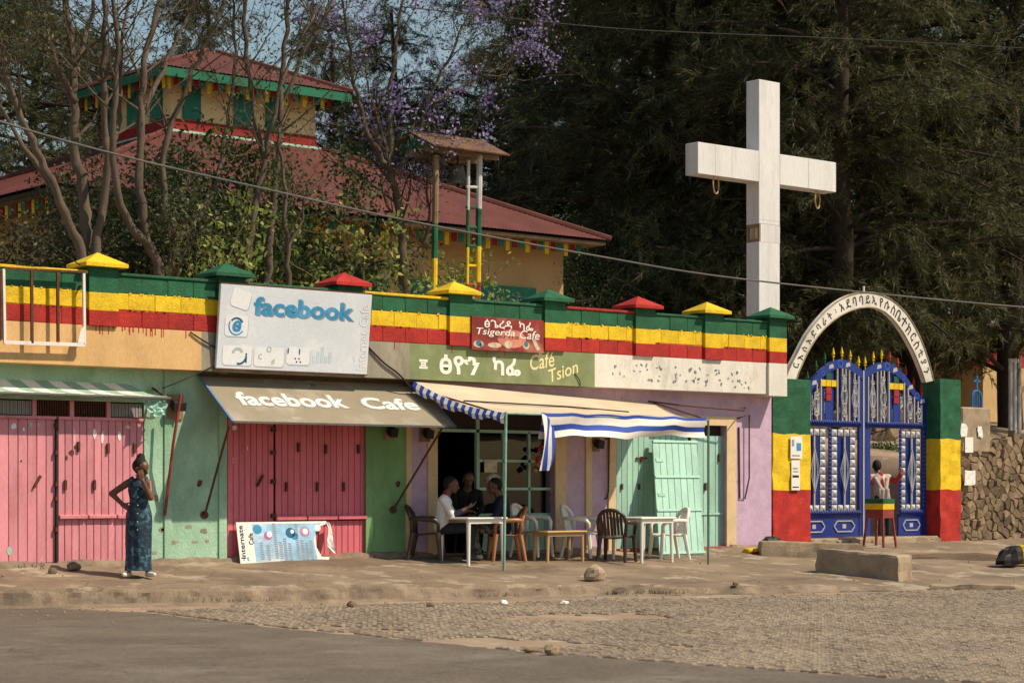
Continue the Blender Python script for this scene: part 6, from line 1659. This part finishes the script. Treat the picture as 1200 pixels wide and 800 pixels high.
for x in (-.03, .14):
    prof(pr, [((x + .0, -.04, .72), .09), ((x + .02, .0, .40), .065), ((x + .02, .0, .09), .045)], 'legs'); prof(pr, [((x + .02, -.0, .05), .042), ((x + .02, .13, .035), .035)], 'shoe')
pp = person('person in red with off white shawl leaning through the gate wicket', gp, -TH, pr, dict(skin='skin', lip='lip', eye='eye', red='redcloth', shawl='shawl', legs='trouser', shoe='blackm'), [((-.03, .15, 1.39), (-.03, .14, 1.35), .09, .09)])
g = []                                               # loose end of the shawl hanging behind
for i in range(9):
    t = i / 8; g.append([(lerp(-.05, .16, j / 8) + .03 * t, -.155 - .02 * math.sin(j * 2.1 + t * 4) - .01 * t, lerp(.92, .52 + .05 * math.sin(j), t)) for j in range(9)])
mb = MB(); mb.smooth = True; mb.sheet(g, .01); mb.build('shawl_end', 'shawl', pp, local=True)
# ================================================================ trees
MT['bark'] = mat('grey_brown_bark', (.125, .095, .07), .95, .4, 6, (.06, .042, .03), .7, 4, stretch=(1, 1, .25), bump=.8, bscale=30)
MT['barkdark'] = mat('dark_bark', (.055, .04, .028), .95, .4, 6, bump=.8, bscale=20)
LM = dict(
    dark=leaf_mat('casuarina_needles', (.042, .051, .021), (.125, .132, .052), (.19, .165, .075), .15, .35),
    feather=leaf_mat('feathery_leaves', (.028, .050, .014), (.075, .105, .030), (.17, .15, .05), .12, .3),
    bush=leaf_mat('bush_leaves', (.030, .062, .018), (.085, .14, .04), (.15, .17, .045), .08, .3),
    lime=leaf_mat('young_leaves', (.17, .25, .045), (.34, .40, .09), (.40, .40, .12), .15, .4),
    lilac=leaf_mat('lilac_flowers', (.26, .20, .50), (.40, .31, .62), (.50, .40, .66), .2, .35),
    pods=leaf_mat('orange_pods', (.40, .17, .04), (.5, .24, .06), None, 0, .2),
    grey=leaf_mat('grey_green_leaves', (.055, .07, .035), (.12, .135, .065), (.2, .18, .08), .1, .35))
def unit(v): return v / np.maximum(np.linalg.norm(v, axis=1, keepdims=True), 1e-9)
def leaf_mesh(name, C, size, aspect=.45, droop=.3, jitter=.4):
    """one small folded diamond per centre"""
    n = len(C); C = np.asarray(C, float)
    d = rng.normal(size=(n, 3)); d[:, 2] -= droop * 1.5; d = unit(d)
    s = unit(np.cross(d, rng.normal(size=(n, 3)))); L = size * (1 + jitter * rng.uniform(-1, 1, (n, 1))); up = np.cross(d, s)
    V = np.stack([C, C + d * L * .5 + s * L * aspect * .5 + up * L * .06, C + d * L, C + d * L * .5 - s * L * aspect * .5 + up * L * .06], 1).reshape(-1, 3)
    return raw_mesh(name, V, np.arange(4 * n).reshape(-1, 4))
def blade_mesh(name, C, D, L, w):
    n = len(C); s = unit(np.cross(D, rng.normal(size=(n, 3)))) * w; L = np.asarray(L).reshape(-1, 1)
    V = np.stack([C - s, C + s, C + D * L], 1).reshape(-1, 3)
    return raw_mesh(name, V, np.arange(3 * n).reshape(-1, 3))
def raw_mesh(name, V, Fc):
    me = bpy.data.meshes.new(name); k = Fc.shape[1]
    me.vertices.add(len(V)); me.vertices.foreach_set('co', V.astype(np.float32).ravel())
    me.loops.add(Fc.size); me.loops.foreach_set('vertex_index', Fc.astype(np.int32).ravel())
    me.polygons.add(len(Fc)); me.polygons.foreach_set('loop_start', np.arange(0, Fc.size, k, dtype=np.int32))
    me.update(calc_edges=True); return me
def spline(pts, n):
    p = np.array(pts, float); m = len(p); out = []
    for i in range(m - 1):
        p0, p1, p2, p3 = p[max(i - 1, 0)], p[i], p[i + 1], p[min(i + 2, m - 1)]
        for k in range(n):
            t = k / n; out.append(.5 * (2 * p1 + (p2 - p0) * t + (2 * p0 - 5 * p1 + 4 * p2 - p3) * t * t + (3 * p1 - p0 - 3 * p2 + p3) * t ** 3))
    out.append(p[-1]); return np.array(out)
def twig(mb, start, d, L, r, level, tips, rnd, up=.25, kids=4):
    p = np.array(start, float); d = np.array(d, float); d /= np.linalg.norm(d); pts = [p.copy()]; n = 5
    for i in range(n):
        d = d + np.array([rnd.gauss(0, .17), rnd.gauss(0, .17), rnd.gauss(up * .35, .12)]); d /= np.linalg.norm(d); p = p + d * L / n; pts.append(p.copy())
    mb.tube([Vector(q) for q in pts], [r * (1 - .75 * i / n) for i in range(n + 1)], 5 if level > 1 else 4, cap=False)
    if level <= 0: tips.append(pts[-1]); tips.append(pts[-2]); return
    for k in range(kids):
        i = rnd.randint(1, n); a = np.array([rnd.gauss(0, 1), rnd.gauss(0, 1), rnd.gauss(up, .5)]); a /= np.linalg.norm(a)
        twig(mb, pts[i], d * .6 + a * .85, L * rnd.uniform(.4, .65), r * .45, level - 1, tips, rnd, up, kids)
    tips.append(pts[-1])
def slim_tree(name, label, group, paths, leaf, nleaf, lsize, seed, twigs=9, tlen=1.7, spread=.26, crown_only=12.4, low=.09, aspect=.4, droop=.4, bark='bark', level=2, extra=None, kids=3):
    """paths: (pixel points, plane Y at foot, plane Y at tip, radius at foot, radius at tip); first path is the trunk"""
    rnd = random.Random(seed); first = paths[0]
    foot = P(*first[0][0], first[1]); gz = yard(foot.x, foot.y)
    t = thing(name, label, 'tree' if 'shrub' not in name else 'shrub', (foot.x, foot.y, gz), 0, group)
    mb = MB(); mb.smooth = True; tips = []; tw = MB(); tw.smooth = True
    paths = [(a_, b_, c_, r0 * .72, r1 * .6) for a_, b_, c_, r0, r1 in paths]; lsize *= .52; nleaf = int(nleaf * 2.6)
    for k, (pp, y0, y1, r0, r1) in enumerate(paths):
        n = len(pp); w = [P(px, py, lerp(y0, y1, i / (n - 1))) for i, (px, py) in enumerate(pp)]
        if k == 0: w = [Vector((w[0].x + .02, w[0].y, gz - .15))] + w
        sp = spline(w, 5); m = len(sp)
        sp[1:-1] += np.array([[rnd.gauss(0, .02) for _ in range(3)] for _ in range(m - 2)])
        mb.tube([Vector(q) for q in sp], [lerp(r0, r1, (i / (m - 1)) ** .8) * (1 + .08 * math.sin(i * 1.9 + seed)) for i in range(m)], 8)
        for q in range(twigs):
            i = int(lerp(m * .45, m - 1, rnd.random() ** .7)); dd = sp[min(i + 1, m - 1)] - sp[max(i - 1, 0)]; dd /= np.linalg.norm(dd)
            a = np.array([rnd.gauss(0, 1), rnd.gauss(0, 1), rnd.gauss(.2, .5)]); a /= np.linalg.norm(a)
            twig(tw, sp[i], dd * .55 + a * .8, tlen * rnd.uniform(.6, 1.2), max(.012, lerp(r0, r1, i / m) * .35), level, tips, rnd, .3, kids)
        twig(tw, sp[-1], sp[-1] - sp[-3], tlen, r1 * .8, level, tips, rnd, .4, kids)
    mb.build('trunk', bark, t); tw.build('branches', bark, t, kind='stuff')
    T = np.array(tips)
    hi = T[T[:, 2] > crown_only]
    if len(hi) < 30: hi = T
    nl = int(nleaf * low); pick = np.concatenate([hi[rng.integers(0, len(hi), nleaf - nl)], T[rng.integers(0, len(T), nl)]])
    C = pick + rng.normal(size=(nleaf, 3)) * spread
    obj('crown', leaf_mesh('crown', C, lsize, aspect, droop), LM[leaf], t)
    if extra:
        for nm, lf, cnt, sz, lo in extra:
            TT = T[T[:, 2] > lo]; clus = TT[rng.integers(0, len(TT), max(3, cnt // 38))]
            C = clus[rng.integers(0, len(clus), cnt)] + rng.normal(size=(cnt, 3)) * [.13, .13, .17]
            obj(nm, leaf_mesh(nm, C, sz, .7, .3), LM[lf], t, kind='stuff')
    return t
gL = 'slim bare trees behind the left parapet'
slim_tree('tree', 'slim grey tree leaning left behind the yellow capped pillar', gL, [([(97, 312), (75, 250), (48, 185), (22, 130), (2, 60), (-10, -20)], 5.6, 5.2, .16, .05), ([(60, 215), (20, 160), (-20, 90)], 5.6, 6.3, .09, .03)], 'grey', 3000, .16, 1, 9, 1.9)
slim_tree('tree', 'thick grey trunk rising straight behind the empty signboard', gL, [([(100, 312), (101, 250), (90, 175), (86, 100), (78, 0), (70, -70)], 6.0, 6.6, .19, .08), ([(88, 120), (60, 60), (45, -10), (30, -60)], 6.3, 5.6, .1, .04), ([(86, 90), (105, 30), (112, -40)], 6.4, 7.2, .09, .03)], 'grey', 3800, .16, 2, 10, 2.0)
slim_tree('tree', 'pale slim trunk with paired stems right of the yellow capped pillar', gL, [([(110, 316), (124, 220), (122, 130), (124, 40), (120, -60)], 5.8, 5.4, .14, .06), ([(124, 200), (140, 140), (143, 60), (150, -30)], 5.7, 6.4, .09, .03)], 'feather', 5200, .15, 3, 10, 2.0)
slim_tree('tree', 'forked tree with a low side limb before the church eave', gL, [([(186, 322), (172, 280), (163, 210), (165, 130), (172, 60), (190, 0), (205, -60)], 5.6, 5.6, .16, .06), ([(176, 292), (140, 240), (132, 150), (138, 60), (128, -30)], 5.6, 5.0, .12, .05), ([(165, 130), (195, 70), (220, 20), (240, -40)], 5.6, 6.4, .08, .03)], 'feather', 6800, .15, 4, 10, 2.1)
slim_tree('tree', 'pale tree forking low into two curved limbs left of the green cap', gL, [([(199, 324), (205, 288), (193, 245), (192, 180), (212, 115), (238, 60), (262, 5), (280, -50)], 6.2, 5.8, .13, .045), ([(205, 288), (240, 245), (256, 200), (268, 130), (275, 60), (270, -20)], 6.2, 7.0, .10, .035)], 'feather', 5200, .15, 5, 10, 1.9)
slim_tree('tree', 'tall pale stem behind the green pillar cap', gL, [([(288, 330), (297, 260), (308, 190), (296, 120), (288, 50), (282, -60)], 5.6, 5.9, .12, .05), ([(308, 185), (325, 120), (345, 60), (372, 10)], 5.6, 5.2, .07, .025)], 'feather', 5200, .15, 6, 11, 1.9)
slim_tree('tree', 'darker straight stem rising behind the big white sign', gL, [([(313, 334), (320, 240), (326, 170), (330, 90), (338, 0), (345, -60)], 6.1, 6.0, .13, .05), ([(328, 130), (352, 70), (385, 10), (400, -40)], 6.1, 5.6, .07, .03)], 'feather', 5200, .15, 7, 11, 1.9)
slim_tree('tree', 'thin knotted stem behind the big white sign', gL, [([(339, 336), (336, 280), (331, 210), (327, 150)], 5.4, 5.2, .10, .04), ([(337, 290), (352, 262), (357, 225)], 5.4, 5.3, .06, .02)], 'bush', 420, .16, 8, 5, 1.2, .3)
slim_tree('jacaranda_tree', 'jacaranda with lilac blossom and dark forked trunk before the church', None, [([(476, 348), (472, 300), (468, 250), (458, 200)], 7.4, 7.3, .19, .12), ([(458, 200), (432, 160), (418, 110), (408, 50), (400, -10)], 7.3, 7.0, .10, .03), ([(458, 200), (456, 130), (462, 70), (470, 10), (480, -50)], 7.3, 7.6, .10, .03), ([(460, 205), (488, 165), (505, 110), (530, 60), (552, 10)], 7.3, 6.6, .09, .03), ([(472, 300), (498, 285), (503, 250), (500, 215)], 7.4, 7.1, .08, .03), ([(505, 120), (545, 100), (585, 80)], 6.8, 6.9, .05, .02)], 'feather', 4200, .12, 9, 8, 1.6, .24, 0, kids=4, extra=[('blossom', 'lilac', 5200, .075, 7.6), ('seed_pods', 'pods', 60, .09, 7.0)])
gF = 'tall trees beyond the church roof'
# shrubs and leafy saplings in front of the church
gS = 'leafy shrubs behind the parapet'
def shrub(label, px, py0, py1, Y, w, nleaf, leaf, lsize, seed, stems=5, aspect=.5):
    rnd = random.Random(seed); foot = P(px, py0, Y); gz = yard(foot.x, foot.y); top = P(px, py1, Y).z
    t = thing('leafy_shrub', label, 'shrub', (foot.x, foot.y, gz), 0, gS); mb = MB(); tips = []
    for k in range(stems):
        a = rnd.uniform(0, 6.28); d = np.array([math.cos(a) * w * .5, math.sin(a) * w * .5, (top - gz) * .75]); L = np.linalg.norm(d) * rnd.uniform(.75, 1.05)
        twig(mb, (foot.x + math.cos(a) * .1, foot.y + math.sin(a) * .1, gz - .1), d, L, .045, 2, tips, rnd, .15, 4)
    mb.build('branches', 'bark', t, kind='stuff'); T = np.array(tips)
    lsize *= .58; nleaf = int(nleaf * 2.2)
    C = T[rng.integers(0, len(T), nleaf)] + rng.normal(size=(nleaf, 3)) * (.085 * w + .045)
    obj('foliage', leaf_mesh('foliage', C, lsize, aspect, .25), LM[leaf], t); return t
shrub('dense dark green bush left of the green pillar cap', 228, 318, 205, 8.4, 1.7, 3600, 'bush', .20, 31)
shrub('dense dark green bush behind the tall pale stems', 300, 325, 200, 8.9, 1.8, 4600, 'bush', .20, 32)
shrub('rounded dark bush hiding the church wall above the big sign', 352, 325, 212, 9.3, 1.1, 3000, 'bush', .20, 33)
shrub('grey green bush behind the empty signboard', 30, 305, 228, 7.6, 2.0, 4200, 'grey', .15, 34)
shrub('grey green bush right of the yellow capped pillar', 140, 312, 230, 7.4, 1.8, 4000, 'grey', .15, 35)
shrub('young lime leaved sapling above the red pillar cap', 428, 335, 240, 5.4, .5, 420, 'lime', .21, 36, 4)
shrub('young lime leaved sapling left of the big white sign', 275, 322, 225, 5.3, .8, 480, 'lime', .20, 37, 4)
shrub('lime leaved sapling between the bell posts', 535, 345, 268, 7.6, .55, 420, 'lime', .20, 38, 4)
shrub('broad leaved bush behind the pale trunks', 195, 318, 235, 9.6, 1.6, 3000, 'bush', .24, 40)
shrub('dark bush at the church corner above the red pillar cap', 692, 345, 290, 13.5, 2.0, 5000, 'bush', .10, 41)
shrub('dark green bush behind the thick grey trunks', 85, 310, 205, 9.4, 1.8, 3600, 'bush', .18, 46)
shrub('dark bush just behind the gate wicket', 1036, 590, 552, 4.6, .8, 5500, 'bush', .12, 44)  # bush added to darken the pale lit ground seen through the wicket
# big casuarinas: three shapes, copied with turn and scale
def casuarina(seed, H=18.0, RR=4.6):
    rnd = random.Random(seed); mb = MB(); mb.smooth = True; C, D = [], []
    tr = [(0, 0, -.3)]
    for k in range(1, 9): tr.append((tr[-1][0] + rnd.gauss(0, .18), tr[-1][1] + rnd.gauss(0, .18), H * k / 8))
    sp = spline(tr, 4); mb.tube([Vector(p) for p in sp], [lerp(.38, .05, i / (len(sp) - 1)) for i in range(len(sp))], 9)
    for k in range(96):
        f = rnd.uniform(.10, 1.0); i = int(f * (len(sp) - 1)); s = sp[i]; a = rnd.uniform(0, 6.283)
        L = (RR * (1 - f ** 2.2) * rnd.uniform(.55, 1.15) + .7); el = rnd.uniform(.05, .7)
        d = np.array([math.cos(a) * math.cos(el), math.sin(a) * math.cos(el), math.sin(el)]); pts = [s.copy()]; p = s.copy()
        for q in range(6): d = d + np.array([rnd.gauss(0, .1), rnd.gauss(0, .1), -.10]); d /= np.linalg.norm(d); p = p + d * L / 6; pts.append(p.copy())
        mb.tube([Vector(q) for q in pts], [.07 * (1 - .8 * q / 6) * (L / 4) ** .5 + .008 for q in range(7)], 5, cap=False)
        nt = int(6 + L * 5.5)
        for q in range(nt):
            t = rnd.uniform(.22, 1) * 6; j = min(int(t), 5); b = pts[j] * (1 - t + j) + pts[j + 1] * (t - j) + np.array([rnd.gauss(0, .32), rnd.gauss(0, .32), rnd.gauss(0, .25)])
            m = 44; ax = np.array([rnd.gauss(0, .5) + d[0] * .8, rnd.gauss(0, .5) + d[1] * .8, rnd.gauss(-.05, .45)]); ax /= np.linalg.norm(ax)
            PL = rnd.uniform(.5, 1.0); u = rng.uniform(0, 1, (m, 1)); droop = np.array([0, 0, -.35])
            C.append(b + ax * PL * u + droop * u * u * PL + rng.normal(size=(m, 3)) * .05 * (1.3 - u)); D.append(ax * .9 + droop * u * 1.2 + rng.normal(size=(m, 3)) * .45)
    C = np.concatenate(C); D = unit(np.concatenate(D)); return mb, blade_mesh('crown', C, D, rng.uniform(.14, .36, len(C)), .013)
gC = 'dark casuarina trees behind the church and cross'
protos = []
for s in (1, 2, 3):
    mb, cm = casuarina(s); protos.append((mb, cm))
trunk_me = []
for mb, cm in protos:
    me = mb.mesh('trunk'); me.materials.append(MT['barkdark']); cm.materials.append(LM['dark']); trunk_me.append((me, cm))
spots = [ # pixel column, plane Y, height scale, label
    (985, 9.5, 1.0, 'dark casuarina rising right behind the white arch'),
    (1090, 11, 1.1, 'dark casuarina standing behind the painted right gate pillar'),
    (905, 13, 1.1, 'dark casuarina directly behind the white cross'),
    (1185, 9, .95, 'dark casuarina overhanging the rubble wall'),
    (825, 15, 1.15, 'dark casuarina left of the white cross arm'),
    (760, 19, 1.2, 'dark casuarina rising behind the church roof end'),
    (1150, 18, 1.15, 'dark casuarina behind the yard shed'),
    (1040, 20, 1.2, 'dark casuarina deep behind the gate arch'),
    (690, 25, 1.15, 'dark casuarina behind the church, right of the bell roof'),
    (615, 27, 1.1, 'dark casuarina behind the church, just right of the lilac blossom'),
    (940, 25, 1.2, 'tall casuarina in the second row behind the cross'),
    (850, 27, 1.2, 'tall casuarina in the second row left of the cross'),
    (1230, 20, 1.2, 'casuarina at the far edge beyond the rubble wall'),
    (590, 33, .92, 'casuarina far behind the lilac blossom'),
    (450, 31, .80, 'casuarina far behind the jacaranda trunk'),
    (385, 34, .82, 'casuarina far behind the clerestory roof end'),
    (760, 36, 1.2, 'far casuarina closing the view above the church ridge'),
    (1090, 34, 1.25, 'far casuarina closing the view above the gate'),
    (40, 30, .82, 'distant casuarina left of the clerestory'),
    (-30, 20, .9, 'casuarina behind the slim leaning tree'),
    (105, 42, .8, 'distant casuarina low between the slim trunks'),
    (240, 40, .95, 'distant casuarina behind the clerestory roof'),
]
for k, (px, Y, sc, lab) in enumerate(spots):
    x = XY(px, Y); z = yard(x, Y); me, cm = trunk_me[k % 3]
    t = thing('casuarina_tree', lab, 'tree', (x, Y, z), 0, gC)
    tr = obj('trunk', me, [], t, local=True); cr_ = obj('crown', cm, [], t, local=True)
    for o in (tr, cr_): o.rotation_euler.z = k * 2.1; o.scale = (sc * (1.05 if k % 2 else .95), sc, sc)
